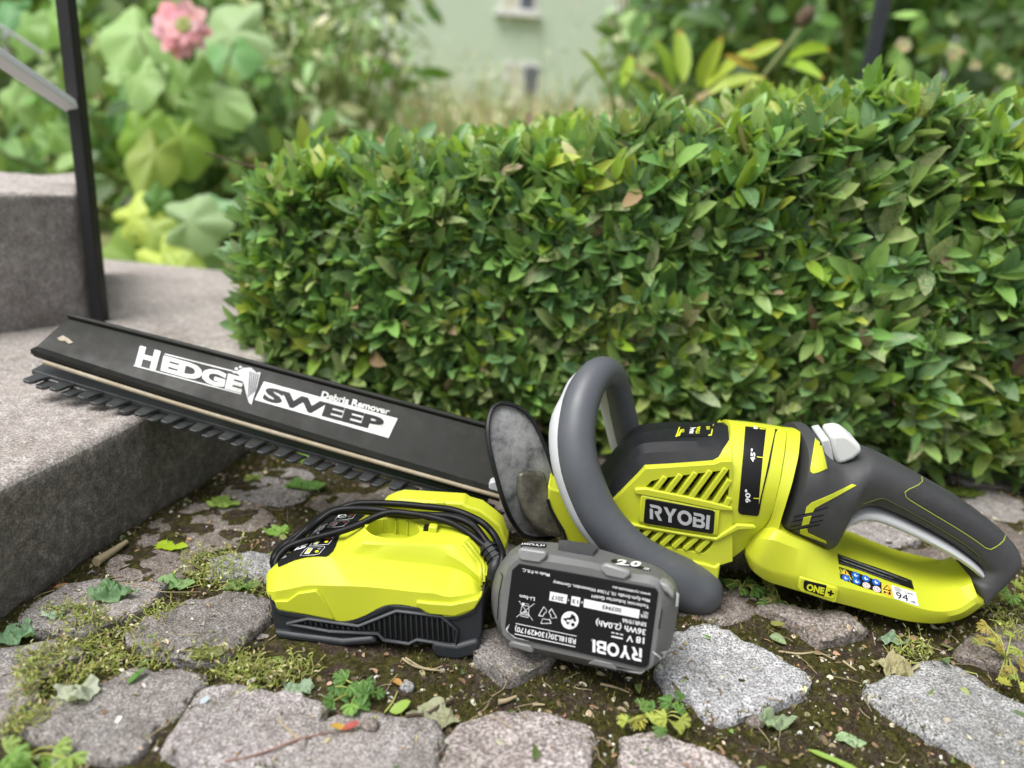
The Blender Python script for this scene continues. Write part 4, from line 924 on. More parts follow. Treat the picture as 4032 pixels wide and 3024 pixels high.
# collar with the angle scale
def proj(q):
    q = np.asarray(q)-CP; d = q@fwd; return 2016+FPX*(q@CR)/d, 1512-FPX*(q@CU)/d
def arc_row(tr, R=.036, botw=-.008, dv=0.0):
    """quarter-round section running down a traced edge line: tr = [(x,y)] from the top silhouette to the bottom"""
    T_ = np.array([d4(*p) for p in tr]); top = FT.T(tuple(T_[0]), MW); out = []
    for th in list(np.linspace(0, pi/2, 12)):
        w_ = MW+R*sin(th); v_ = top[1]-R*(1-cos(th)); u_ = top[0]
        for _ in range(6):
            y_ = proj(FT.W((u_, v_, w_)))[1]; x_ = np.interp(y_, T_[:, 1], T_[:, 0]); u_ = FT.T((x_, y_), w_)[0]
        out.append((u_, v_, w_))
    yb = T_[-1][1]
    for f in (.33, .66, 1.0):
        y2 = y_+(yb-y_)*f; w_ = MW+R+(botw*f*f); x2 = np.interp(y2, T_[:, 1], T_[:, 0]); out.append(FT.T((x2, y2), w_))
    return out
CA_ = [(836, 146), (836, 200), (829, 300), (825, 550), (815, 850), (802, 1100), (790, 1362)]
CB_ = [(1080, 170), (1077, 226), (1062, 330), (1040, 600), (1005, 870), (975, 1050), (945, 1245)]
CC_ = [(1316, 204), (1316, 262), (1302, 400), (1262, 650), (1198, 920), (1145, 1035), (1098, 1095)]
collar = loft('rotating_collar', FT, [arc_row(CA_), arc_row(CB_, .0365), arc_row(CC_)], 40, yl, trim, mirror=MW, smooth=35, subs=7)
plate('collar_foot', FT, [d4(*p) for p in [(215, 1330), (420, 1332), (600, 1372), (700, 1400), (742, 1372), (742, 1400), (722, 1540), (684, 1640), (660, 1560), (610, 1440), (560, 1392), (430, 1368), (240, 1366)]], .002, -.05, yl, trim, bevel=.002)
tcol = bvh(collar)
sc = decal('scale_strip', tcol, [[d4(*p) for p in [(960, 180), (1050, 188), (1140, 196), (1240, 205), (1222, 235), (1170, 520), (1110, 760), (1085, 900), (1076, 940), (1060, 952), (930, 938), (905, 925), (897, 905), (925, 600), (945, 380)]]], M_prk, trim, .0006, 26, .002)
tsc = bvh(sc, collar)
decal('scale_wedge', tsc, [[d4(*p) for p in [(1142, 192), (1218, 198), (1215, 230), (1185, 360), (1140, 580), (1078, 850), (1080, 790), (1112, 450), (1130, 300)]]], M_yel, sc, .0005, 26)
text('90°', tsc, d4, (1004, 838), (1002, 722), (962, 835), M_prw, sc, .0005, .03)
text('45°', tsc, d4, (1040, 486), (1048, 372), (1003, 482), M_prw, sc, .0005, .03)
text('0°', tsc, d4, (1068, 204), (1072, 180), (1030, 200), M_prw, sc, .0005, .03)
for a, b_ in (((1030, 796), (1085, 800)), ((1060, 442), (1115, 448)), ((1085, 200), (1135, 204))): decal('scale_mark', tsc, [[d4(a[0], a[1]-4), d4(b_[0], b_[1]-4), d4(b_[0], b_[1]+4), d4(a[0], a[1]+4)]], M_pry, sc, .0006, 26)
tcv = bvh(cov)
decal('cover_edge', tcv, [[d4(*p) for p in [(688, 508), (700, 480), (822, 302), (833, 160), (842, 150), (842, 500), (745, 500)]]], yl, trim, .0014, 22, .003)
LASTD[0] = .47
al = decal('warning_label', tcv, [[d4(*p) for p in [(385, 182), (690, 158), (668, 262), (352, 270)]]], M_prk, trim, .0004, 22); tal = bvh(al, cov)
for P in ([(690, 160), (680, 161), (656, 262), (668, 262)], [(385, 184), (395, 184), (366, 270), (352, 270)], [(366, 262), (400, 205), (408, 214), (390, 262)], [(640, 252), (668, 240), (668, 256), (640, 260)]): decal('label_edge', tal, [[d4(*p) for p in P]], M_pry, al, .0004, 30)
for k in range(3):
    decal('label_mark', tal, [[d4(400+k*2, 205+k*10), d4(430, 203+k*10), d4(430, 208+k*10), d4(400+k*2, 210+k*10)]], M_pry, al, .0004, 30)
    decal('label_mark', tal, [[d4(620+k*2, 180+k*10), d4(652, 178+k*10), d4(652, 183+k*10), d4(620+k*2, 185+k*10)]], M_pry, al, .0004, 30)
text('ANTI', tal, d4, (572, 180), (560, 240), (540, 180), M_pry, al, .0005, .03); text('JAM', tal, d4, (518, 186), (506, 240), (484, 186), M_prw, al, .0005, .03)
# --- loop handle
near = [(1432, 1486, -.008, 5), (1420, 1484, -.006, 11), (1392, 1478, -.003, 15.5), (1340, 1466, .001, 17.5), (1270, 1430, .004, 17.5), (1190, 1382, .009, 16), (1090, 1330, .013, 15), (960, 1240, .016, 14), (850, 1130, .016, 13.6), (762, 1010, .015, 13.4), (700, 880, .013, 13.3), (652, 740, .010, 13.2), (630, 600, .004, 13.0), (636, 470, -.004, 12.8), (664, 345, -.014, 12.4), (708, 245, -.024, 11.8), (770, 178, -.036, 11.2), (832, 190, -.050, 10.8), (872, 290, -.062, 10.6), (905, 420, -.070, 10.5), (940, 560, -.075, 10.5), (990, 700, -.078, 10.5)]
LH = [np.array([*FT.W(FT.T(c3(a, b_), w_)), r_*.001]) for a, b_, w_, r_ in near]
tube('loop_handle', [p[:3] for p in LH], [p[3] for p in LH], M_loop, trim, 24, 70)
st = []
for k, (a, b_, w_, r_) in enumerate(near):
    if k < 4: continue
    dx, dy = (-68, 0) if k < 14 else ((-45, 10) if k < 16 else ((-20, 25) if k < 17 else (-44, 40)))
    if k < 8: dx, dy = -50, 14
    st.append((FT.W(FT.T(c3(a+dx, b_+dy), w_-.004)), r_*.001*.80))
tube('handle_trim', [p for p, _ in st], [r_ for _, r_ in st], M_lgr, trim, 20, 60)
tube('hanging_ring', [FT.W(FT.T(c3(1275+52*cos(a), 1580+22*sin(a)), .004)) for a in np.linspace(-.4, 2*pi-.6, 26)], .0012, M_rails, trim, 8)
# --- rear handle
RA = [(1326, 210), (1326, 268), (1312, 400), (1270, 650), (1206, 925), (1165, 1030), (1104, 1100)]
RB = [(1440, 222), (1439, 285), (1425, 430), (1372, 660), (1300, 900), (1262, 1020), (1240, 1150)]
loft('handle_ring', FT, [arc_row(RA, .0375), arc_row(RB, .0395, .0)], 40, yl, trim, mirror=MW, smooth=35, subs=5)
loft('ring_joint', FT, [arc_row([(1300, 216), (1290, 400), (1245, 650), (1180, 925), (1130, 1030), (1080, 1080)], .034), arc_row([(1345, 222), (1340, 400), (1300, 650), (1235, 925), (1190, 1030), (1130, 1090)], .034)], 40, M_prk, trim, mirror=MW, smooth=35)
def f4(row): return [FT.T(c4(a, b_), w_) for a, b_, w_ in row]
IN = -.026
rA = [(345, 955, -.004), (400, 945, .002), (465, 938, .004), (560, 985, .0035), (680, 1030, .001), (800, 1078, -.008), (845, 1088, -.018), (900, 1110, IN), (1000, 1148, IN), (1200, 1212, IN), (1400, 1285, IN), (1550, 1312, IN), (1680, 1302, IN), (1782, 1262, IN)]
rA2 = [(300, 1000, -.002), (370, 1000, .006), (440, 1010, .0085), (545, 1050, .008), (670, 1090, .005), (790, 1130, -.003), (850, 1140, -.010), (905, 1150, -.016), (1000, 1185, -.018), (1200, 1250, -.019), (1400, 1320, -.019), (1550, 1350, -.019), (1690, 1338, -.019), (1796, 1300, -.019)]
rB = [(245, 1085, -.002), (305, 1150, .007), (395, 1200, .0095), (505, 1225, .0105), (610, 1248, .0115), (760, 1288, .011), (865, 1318, .010), (960, 1342, .009), (1080, 1370, .0085), (1250, 1410, .008), (1400, 1465, .007), (1550, 1497, .004), (1695, 1480, -.002), (1830, 1392, -.014)]
rB2 = [(240, 1110, -.003), (300, 1175, .006), (395, 1228, .009), (505, 1258, .0105), (610, 1285, .0115), (760, 1330, .0115), (865, 1372, .0105), (960, 1392, .009), (1080, 1420, .0085), (1250, 1460, .008), (1400, 1510, .007), (1550, 1535, .004), (1715, 1510, -.002), (1865, 1412, -.015)]
rC = [(238, 1130, -.008), (280, 1210, .002), (380, 1285, .004), (490, 1322, .006), (600, 1355, .008), (740, 1400, .008), (880, 1440, .007), (980, 1466, .006), (1100, 1500, .006), (1290, 1550, .005), (1420, 1572, .004), (1570, 1578, .000), (1740, 1540, -.008), (1900, 1430, -.018)]
rD = [(p[0], p[1]+2, MW) for p in rC]
base = loft('battery_base', FT, [f4(rA), f4(rA2), f4(rB), f4(rB2), f4(rC), f4(rD)], 70, yl, trim, mirror=MW, smooth=28)
OU = [(612, 262), (700, 268), (745, 345), (850, 420), (1000, 398), (1080, 392), (1200, 440), (1330, 508), (1450, 575), (1700, 718), (1900, 860), (2020, 962), (2092, 1060), (2110, 1150), (2062, 1270), (1985, 1370), (1900, 1430)]
INN = [(462, 925), (560, 985), (680, 1035), (802, 1082), (845, 985), (880, 870), (960, 800), (1050, 768), (1180, 795), (1400, 893), (1600, 1005), (1720, 1092), (1795, 1150), (1840, 1200), (1800, 1262), (1782, 1290), (1828, 1390)]
HW_ = [.0435, .0435, .042, .036, .030, .026, .0225, .0205, .0195, .0185, .018, .018, .0185, .019, .020, .021, .022]
nO = 90; O_ = resamp([FT.T(c4(*p), MW) for p in OU], nO); I_ = resamp([FT.T(c4(*p), MW+.7*h_) for p, h_ in zip(INN, HW_)], nO); O2 = resamp([(0, 0, 0)]*0+[(i/16, h_, 0) for i, h_ in enumerate(HW_)], nO)
# match stations by index of the traced pairs
def byidx(P, n): 
    P = np.array(P); E = np.vstack([2*P[0]-P[1], P, 2*P[-1]-P[-2]]); out = []
    for u in np.linspace(0, len(P)-1-1e-6, n):
        i = int(u); t_ = u-i; a, b_, c_, d_ = E[i], E[i+1], E[i+2], E[i+3]; out.append(.5*((2*b_)+(-a+c_)*t_+(2*a-5*b_+4*c_-d_)*t_*t_+(-a+3*b_-3*c_+d_)*t_**3))
    return np.array(out)
def inflate(name, outer, inner, hw, n, mat, parent, seg=22, pw=2.6, wq=MW, inw=.0, ow=None):
    O_ = byidx([FT.T(p, wq+(ow[i_]*hw[i_] if ow else 0)) for i_, p in enumerate(outer)], n); I_ = byidx([FT.T(p, wq+inw*h_) for p, h_ in zip(inner, hw)], n); H_ = byidx([(h_, 0, 0) for h_ in hw], n)[:, 0]
    vs = []
    for i in range(n):
        m_ = (O_[i, :2]+I_[i, :2])/2; d = (O_[i, :2]-I_[i, :2])/2
        for k in range(seg):
            a = 2*pi*k/seg; c_, s_ = cos(a), sin(a); cc_ = np.sign(c_)*abs(c_)**(2/pw); ss_ = np.sign(s_)*abs(s_)**(2/pw)
            vs.append(FT.W((m_[0]+d[0]*cc_, m_[1]+d[1]*cc_, wq+H_[i]*ss_)))
    fs = [[i*seg+k, i*seg+(k+1) % seg, (i+1)*seg+(k+1) % seg, (i+1)*seg+k] for i in range(n-1) for k in range(seg)]+[list(range(seg)), [(n-1)*seg+k for k in reversed(range(seg))]]
    return mk(name, vs, fs, mat, parent, smooth=50)
grip = inflate('grip', [c4(*p) for p in OU], [c4(*p) for p in INN], HW_, 110, M_rub, trim, 26, 2.9, inw=.55, ow=[0]*12+[.1, .3, .6, .75, .8])
tgr = bvh(grip)
wU = [(835, 985), (868, 860), (935, 790), (1045, 756), (1185, 785), (1355, 862), (1600, 992), (1785, 1120), (1865, 1215), (1872, 1280)]
wL = [(852, 962), (890, 905), (945, 862), (1010, 838), (1120, 850), (1310, 925), (1510, 1022), (1650, 1100), (1800, 1215), (1850, 1312)]
inflate('trigger_lever', [c4(*p) for p in wU], [c4(*p) for p in wL], [.010]+[.0125]*7+[.0115, .008], 60, M_lgr, trim, 16, 2.4, MW+.004)
LASTD[0] = .44
def inlay(name, pts, mat, conv=c4, th=.0012, off=.0005, step=14): return decal(name, tgr, [[conv(*p) for p in pts]], mat, grip, off, step, th)
inlay('yellow_inlay', [(715, 305), (745, 300), (768, 400), (795, 515), (735, 542), (700, 550), (682, 538), (680, 515), (700, 400)], yl)
inlay('yellow_inlay', [(965, 622), (998, 630), (860, 705), (760, 758), (712, 785), (698, 812), (645, 822), (655, 780), (690, 750), (830, 690)], yl)
inlay('yellow_inlay', [(634, 852), (688, 840), (672, 893), (622, 905)], yl)
inlay('yellow_inlay', [(612, 932), (660, 925), (668, 958), (790, 1012), (795, 1028), (640, 970), (612, 958)], yl)
for a, b_ in (((568, 848), (800, 780)), ((562, 878), (775, 832)), ((548, 915), (770, 868)), ((545, 942), (748, 898))): inlay('painted_groove', [(a[0], a[1]-2), (b_[0], b_[1]-2), (b_[0], b_[1]+3), (a[0], a[1]+3)], M_prk, th=.0006, off=.0003)  # black strips laid on the grip; groove shade put into colour
def line_in(name, pts, wd, mat, conv, th=.0008, off=.0004):
    P = resamp([conv(*p) for p in pts], 30, True)[:, :2]; d = np.gradient(P, axis=0); d /= np.linalg.norm(d, axis=1)[:, None]; q = np.stack([-d[:, 1], d[:, 0]], 1)*wd/2
    return decal(name, tgr, [list(map(tuple, P+q))+list(map(tuple, (P-q)[::-1]))], mat, grip, off, 20, th)
M_line = plastic('olive_yellow_inlay', (.36, .42, .06), .5, 0, 100)
line_in('piping', [(908, 490), (922, 528), (880, 575), (770, 625), (728, 655), (735, 705), (810, 760), (1000, 875), (1300, 1055), (1500, 1185), (1635, 1278), (1720, 1250), (1795, 1190), (1820, 1130)], 3.0, M_line, d3)
line_in('piping', [(265, 785), (380, 750), (490, 722), (560, 755), (800, 880), (1100, 1050), (1400, 1240), (1535, 1355), (1550, 1420), (1548, 1465), (1490, 1478)], 2.2, plastic('dim_inlay', (.10, .11, .03), .5, 0, 100), d3)
decal('grip_pad', tgr, [[d3(*p) for p in [(925, 530), (1010, 565), (1250, 690), (1450, 810), (1640, 960), (1780, 1080), (1810, 1135), (1785, 1185), (1715, 1240), (1640, 1262), (1500, 1170), (1300, 1035), (1000, 855), (820, 745), (748, 690), (760, 645), (890, 585)]]], M_rub2, grip, .0003, 16)
decal('grip_pad', tgr, [[d3(*p) for p in [(285, 785), (490, 730), (800, 892), (1100, 1062), (1390, 1248), (1525, 1365), (1538, 1450), (1490, 1470), (1300, 1300), (900, 1060), (550, 880)]]], M_rub2, grip, .0003, 16)
# raised crosses on the pads
for i in range(17):
    for j in range(6):
        x = 900+i*52+j*2-j*34; y = 600+i*36+j*34-j*2+8
        if y > 1235 or x < 800 or x > 1790: continue
        if (x-760)*.60+655 < y-60 or y < (x-900)*.66+548: continue
        for q_ in ((7, 2), (2, 7)): 
            decal('grip_cross', tgr, [[d3(x-q_[0], y-q_[1]), d3(x+q_[0], y-q_[1]*.6), d3(x+q_[0], y+q_[1]), d3(x-q_[0], y+q_[1])]], M_rub, grip, .0007, 30)
plate('button_stem', FT, [c4(*p) for p in [(757, 325), (815, 312), (835, 400), (852, 486), (800, 492), (786, 440)]], -.022, -.050, M_lgr, trim, bevel=.001)
btn = plate('safety_button', FT, [c4(*p) for p in [(820, 290), (915, 278), (945, 292), (990, 325), (1025, 360), (1044, 388), (1030, 412), (985, 452), (925, 478), (868, 490), (848, 440), (835, 395)]], -.0215, -.0450, M_wht, trim, bevel=.0028, bseg=4)
for p in ((940, 308), (975, 334)):
    q = FT.W(FT.T(c4(p[0], p[1]-8), -.033)); tube('button_ridge', [q+tn*.009, q-tn*.013], .0018, M_wht, btn, 8, 6)
# stickers on the base
tba = bvh(base); LASTD[0] = .45
def sticker(name, pts, mat, conv=d2, off=.0003, par=None): return decal(name, tba, [[conv(*p) for p in pts]], mat, par or trim, off, 18)
s1 = sticker('rating_label', [(834, 432), (1000, 492), (1180, 552), (1382, 628), (1402, 698), (1180, 622), (1000, 555), (845, 508)], M_prk)
for k in range(7):
    y = 448+k*8; x0 = 850+(k % 3)*14; L_ = [430, 330, 470, 260, 380, 300, 440][k]
    sticker('fine_print', [(x0, y), (x0+L_, y+L_*.36), (x0+L_, y+L_*.36+2.5), (x0, y+2.5)], M_prg, off=.0005, par=s1)
s2 = sticker('safety_label', [(846, 528), (1000, 580), (1160, 645), (1162, 724), (1000, 672), (856, 616)], M_prk)
def disc(px, r_, mat, off=.0005): return decal('pictogram', tba, [[d2(px[0]+r_*cos(a)*1.25, px[1]+r_*sin(a)*.95+r_*cos(a)*.3) for a in np.linspace(0, 2*pi, 17)[:-1]]], mat, s2, off, 30)
for px in ((968, 592), (1044, 617), (1120, 645), (897, 612), (975, 638)): disc(px, 24, M_prb)
for px in ((1048, 668), (1124, 696)): disc(px, 23, M_prw); disc(px, 18, M_prr, .0006); disc(px, 14, M_prw, .0007); disc((px[0]+2, px[1]), 5, M_prk, .0008)
for px in ((968, 592), (1044, 617), (1120, 645), (897, 612), (975, 638)): disc((px[0]+1, px[1]+1), 11, M_prw, .0006); disc((px[0]+5, px[1]-2), 6, M_prb, .0007)
sticker('pictogram', [(890, 548), (928, 598), (858, 578)], M_pror, off=.0005, par=s2); sticker('pictogram', [(888, 560), (896, 562), (896, 585), (890, 584)], M_prk, off=.0007, par=s2)
s3 = sticker('distance_label', [(1160, 647), (1228, 668), (1248, 754), (1164, 726)], M_pror)
sticker('pictogram', [(1200, 664), (1234, 712), (1168, 696)], M_prk, off=.0005, par=s3); sticker('pictogram', [(1201, 674), (1222, 704), (1180, 694)], M_pror, off=.0006, par=s3)
sticker('pictogram', [(1176, 708), (1190, 712), (1190, 728), (1176, 724)], M_prk, off=.0005, par=s3); sticker('pictogram', [(1214, 712), (1224, 714), (1232, 744), (1222, 734), (1210, 738)], M_prk, off=.0005, par=s3); sticker('pictogram', [(1192, 718), (1212, 724), (1212, 728), (1192, 722)], M_prk, off=.0005, par=s3)
s4 = sticker('noise_label', [(1232, 664), (1412, 718), (1436, 822), (1252, 762)], M_prw)
text('94', tba, d2, (1270, 762), (1358, 788), (1264, 712), M_prk, s4, .0006, .0); text('dB', tba, d2, (1374, 792), (1410, 804), (1371, 776), M_prk, s4, .0006, .0); text('Lwa', tba, d2, (1332, 724), (1390, 742), (1330, 708), M_prk, s4, .0006, .0)
sticker('pictogram', [(1250, 676), (1290, 684), (1312, 704), (1290, 716), (1262, 706)], M_prs, off=.0005, par=s4)
# ONE+ badge on its raised pad
plate('badge_pad', FT, [d2(*p) for p in [(560, 600), (830, 680), (850, 700), (836, 790), (812, 796), (560, 712), (545, 690)]], .0125, .004, yl, trim, bevel=.0018)
ob_ = plate('one_badge', FT, [d2(*p) for p in [(600, 628), (760, 668), (738, 748), (600, 700), (588, 684), (590, 640)]], .0131, .011, M_prk, trim, bevel=.0003)
oy_ = plate('plus_badge', FT, [d2(*p) for p in [(761, 669), (812, 684), (826, 702), (818, 752), (800, 764), (739, 748)]], .0131, .011, M_pry, trim, bevel=.0003)
t1 = bvh(ob_); t2 = bvh(oy_); LASTD[0] = .45
text('ONE', t1, d2, (607, 694), (736, 728), (614, 650), M_pry, ob_, .0002, .05); text('+', t2, d2, (760, 738), (806, 750), (768, 690), M_prk, oy_, .0002, .06)

# ================================================================== BATTERY PACK
bn = norm(np.array([-.301, -.92, .253])); BS = .852
cor = CP+(CR*-.006+CU*-.171+fwd*.504)*BS
FB = Frame(cor, np.array([.093, -.029, .005]), bn)
bat = thing('battery_pack', 'grey lithium battery with black label propped upside down against the trimmer handle', 'battery', FB.W((.04, 0, -.01)))
def fbr(row): return [FB.T(c2(a, b_), w_) for a, b_, w_ in row]
lab = [(540, 375, 0), (1130, 480, 0), (1725, 590, 0), (1752, 625, 0), (1668, 1250, 0), (1645, 1276, 0), (1600, 1280, 0), (1050, 1145, 0), (500, 1020, 0), (414, 945, 0), (445, 690, 0), (478, 430, 0)]
W1 = [(545, 315, 0), (720, 345, 0), (1260, 430, 0), (1480, 520, 0), (1720, 560, 0), (1790, 640, 0), (1760, 900, 0), (1715, 1240, 0), (1670, 1300, -.001), (1590, 1315, -.001), (1050, 1190, -.001), (470, 1065, -.001), (385, 980, 0), (380, 700, 0), (425, 430, 0)]
W2 = [(525, 262, -.004), (760, 285, -.004), (1240, 372, -.004), (1510, 462, -.004), (1740, 480, -.004), (1880, 640, -.004), (1850, 880, -.005), (1820, 1100, -.005), (1740, 1255, -.006), (1600, 1318, -.006), (1050, 1225, -.006), (450, 1085, -.006), (330, 900, -.005), (315, 640, -.005), (380, 420, -.004)]
W3 = [(500, 215, -.020), (780, 228, -.020), (1240, 300, -.020), (1500, 385, -.020), (1760, 440, -.020), (1926, 580, -.014), (1932, 740, -.012), (1895, 950, -.012), (1850, 1140, -.012), (1640, 1335, -.014), (1100, 1265, -.014), (440, 1090, -.014), (300, 820, -.014), (296, 600, -.014), (345, 410, -.018)]
W4 = [(560, 178, -.034), (880, 190, -.034), (1220, 240, -.034), (1500, 325, -.034), (1740, 392, -.034), (1900, 520, -.030), (1930, 700, -.026), (1880, 950, -.024), (1800, 1140, -.024), (1600, 1320, -.024), (1100, 1245, -.024), (480, 1080, -.024), (330, 820, -.024), (310, 600, -.024), (400, 350, -.030)]
def angsort(row, n=96):
    P = chaikin([np.array(p) for p in fbr(row)], 1); c_ = np.array(FB.T(c2(1080, 800), 0)[:2]); P = np.array(P); sx = .062; sy = .037
    a = np.arctan2((P[:, 1]-c_[1])/sy, (P[:, 0]-c_[0])/sx); o_ = np.argsort(a); a = a[o_]; P = P[o_]
    a = np.concatenate([[a[-1]-2*pi], a, [a[0]+2*pi]]); P = np.vstack([P[-1], P, P[0]]); g_ = np.linspace(-pi, pi, n, endpoint=False)
    return np.stack([np.interp(g_, a, P[:, k]) for k in range(3)], 1)
RR = [angsort(r_) for r_ in (W1, W2, W3, W4)]; cB_ = RR[0].mean(0)
R5 = RR[3].copy(); R5[:, :2] = cB_[:2]+(R5[:, :2]-cB_[:2])*.96+np.array([0, -.004]); R5[:, 2] -= .016
R0 = RR[0].copy(); R0[:, :2] = cB_[:2]+(R0[:, :2]-cB_[:2])*.55; R0[:, 2] = -.0004
Rn = cB_+(RR[0]-cB_)*.02; Rn[:, 2] = -.0004
RS = [Rn, R0]+RR+[R5]; n = 96; vs = [FB.W(p) for r_ in RS for p in r_]
fs = [[k*n+i, k*n+(i+1) % n, (k+1)*n+(i+1) % n, (k+1)*n+i] for k in range(len(RS)-1) for i in range(n)]+[list(range(n)), [(len(RS)-1)*n+i for i in reversed(range(n))]]
case = mk('case', vs, fs, M_bat, bat, smooth=26)
print('battery lowest', min(v[2] for v in vs))
plate('terminal_stem', FB, [c2(*p) for p in [(500, 330), (900, 400), (880, 900), (480, 820)]], -.050, -.075, M_blk, bat, bevel=.003)
tca = bvh(case); LASTD[0] = .43
lb = plate('label', FB, [c2(a, b_) for a, b_, _ in lab], .0006, -.0006, M_prk, bat, bevel=.0003, smooth=0)
tl = bvh(lb)
def bpad(name, pts, mat, w0=.0012, w1=-.006, bev=.001): return plate(name, FB, [c2(*p) for p in pts], w0, w1, mat, bat, bevel=bev)
bpad('bumper', [(524, 262), (552, 240), (760, 272), (778, 298), (768, 330), (716, 372), (560, 350), (530, 322)], M_batl, .0012, -.0035, .0018)
bpad('bumper', [(1250, 392), (1290, 372), (1500, 440), (1508, 482), (1456, 524), (1296, 490), (1250, 440)], M_batl, .0012, -.0035, .0018)
bpad('bumper', [(450, 1062), (480, 1050), (640, 1088), (668, 1148), (640, 1160), (440, 1098)], M_bat, .0008, -.010, .0015)
bpad('bumper', [(1138, 1248), (1196, 1210), (1350, 1245), (1398, 1305), (1600, 1322), (1640, 1310), (1600, 1346), (1400, 1312), (1300, 1290)], M_bat, .0004, -.012, .0015)
bpad('bumper', [(1752, 530), (1840, 560), (1890, 640), (1880, 700), (1826, 640), (1790, 620)], M_batl, .0006, -.010, .0015)
decal('painted_groove', tca, [[c2(*p) for p in [(378, 450), (386, 450), (404, 480), (372, 640), (356, 860), (350, 860), (364, 640), (394, 484)]]], M_prk, case, .0003)  # flat black strip painting the shade of a groove
decal('painted_groove', tca, [[c2(*p) for p in [(1778, 770), (1786, 770), (1760, 940), (1752, 940)]]], M_prk, case, .0003)  # groove shade painted as a black strip here too
decal('pale_edge', tca, [[c2(*p) for p in [(1905, 620), (1930, 622), (1918, 745), (1896, 748)]]], M_prw, case, .0004)  # pale strip along the right edge of the case
decal('latch', tca, [[c2(*p) for p in [(885, 196), (1000, 205), (1225, 240), (1215, 275), (1180, 312), (1050, 290), (878, 258)]]], M_rub, case, .0022, 16, .004)
decal('white_mark', tca, [[c2(*p) for p in [(1702, 1130), (1775, 1188), (1834, 1124), (1826, 1180), (1776, 1218), (1712, 1150)]]], M_prw, case, .0006)
decal('label_border', tl, [[c2(*p) for p in [(414, 945), (500, 1018), (640, 1052), (640, 1062), (497, 1028), (412, 955)]]], M_prs, lb, .0004)
bb = decal('brand_strip', tca, [[c2(*p) for p in [(560, 194), (780, 212), (772, 240), (548, 220)]]], M_prk, bat, .0005, 16)
logo_q(bvh(bb, case), c2, [(764, 216), (568, 200), (566, 216), (758, 234)], M_prw, bb, .0005)
def bt(s, bs, be, top, bold=.012, mat=M_prw): text(s, tl, c2, bs, be, top, mat, lb, .0004, bold)
cap = decal('capacity_print', tca, [[c2(*p) for p in [(1345, 345), (1370, 338), (1680, 425), (1684, 440), (1660, 442), (1340, 362)]]], M_prk, bat, .0004)
text('2.0', bvh(cap, case), c2, (1372, 385), (1610, 412), (1362, 340), M_prw, cap, .0006, .05, .3); text('AH', bvh(cap, case), c2, (1616, 432), (1676, 440), (1614, 414), M_prw, cap, .0006, .04, .3)
logo_q(tl, c2, [(1610, 1112), (1182, 1032), (1180, 1142), (1608, 1228)], M_prw, lb, .0004)
ring_ = [c2(1180+11*cos(a), 1040+11*sin(a)) for a in np.linspace(0, 2*pi, 13)[:-1]]; decal('print', tl, [ring_, [c2(1180+9*cos(a), 1040+9*sin(a)) for a in np.linspace(0, 2*pi, 13)[:-1]]], M_prw, lb, .0004)
bt('18 V', (1633, 1018), (1478, 996), (1629, 1072), .02)
def bl_(pts, mat=M_prw, off=.0004): decal('print', tl, [[c2(*p) for p in pts]], mat, lb, off, 40)
bl_([(1345, 1000), (1444, 1020), (1442, 1032), (1343, 1012)])
for k in range(3): bl_([(1345+k*38, 967+k*8), (1371+k*38, 973+k*8), (1370+k*38, 982+k*8), (1344+k*38, 976+k*8)])
bt('36Wh (2.0Ah)', (1645, 948), (1212, 862), (1640, 996), .02); bt('5INR19/66', (1650, 888), (1440, 850), (1648, 922), .015)
bt('SER.', (1662, 826), (1592, 812), (1660, 850), .01); bt('NO.', (1665, 796), (1618, 788), (1663, 820), .01)
bl_([(1108, 680), (1592, 775), (1582, 850), (1102, 752)]); bl_([(1000, 655), (1075, 669), (1064, 748), (990, 731)]); bl_([(812, 615), (963, 645), (952, 722), (803, 692)])
def bk_(s, bs, be, top): text(s, tl, c2, bs, be, top, M_prk, lb, .0007, .01)
bk_('003943', (1433, 762), (1270, 730), (1428, 798)); bk_('13', (1058, 690), (1008, 680), (1054, 722)); bk_('2017', (931, 664), (827, 644), (926, 700))
bt('W', (1100, 702), (1080, 698), (1098, 722)); bt('Y', (980, 680), (964, 677), (978, 700))
bt('Techtronic Industries GmbH', (1672, 734), (1175, 642), (1669, 762)); bt('Max-Eyth-Straße 10, 71364 Winnenden, Germany', (1680, 684), (838, 520), (1677, 711)); bt('www.ryobitools.eu', (1688, 632), (1357, 568), (1686, 656))
bt('Made in P.R.C.', (808, 462), (567, 414), (806, 488)); bt('Li-Ion', (678, 667), (548, 641), (676, 698)); bt('RB18L20(130429170)', (1036, 1030), (507, 920), (1032, 1074), .015)
bl_([(512, 890), (1043, 1002), (1042, 1007), (511, 896)]); bl_([(501, 980), (1032, 1094), (1031, 1101), (500, 987)])
bl_([(983+76*cos(a), 866+78*sin(a)) for a in np.linspace(0, 2*pi, 33)[:-1]])
bl_([(1010+16*cos(a), 902+16*sin(a)) for a in np.linspace(0, 2*pi, 13)[:-1]], M_prk, .0007)
bl_([(922, 848), (985, 840), (1000, 806), (1030, 830), (1040, 870), (1022, 878), (1008, 850), (990, 862), (970, 900), (955, 895), (950, 872), (940, 866)], M_prk, .0007)
bl_([(960, 858), (990, 862), (985, 880), (958, 876)], M_prw, .0009)
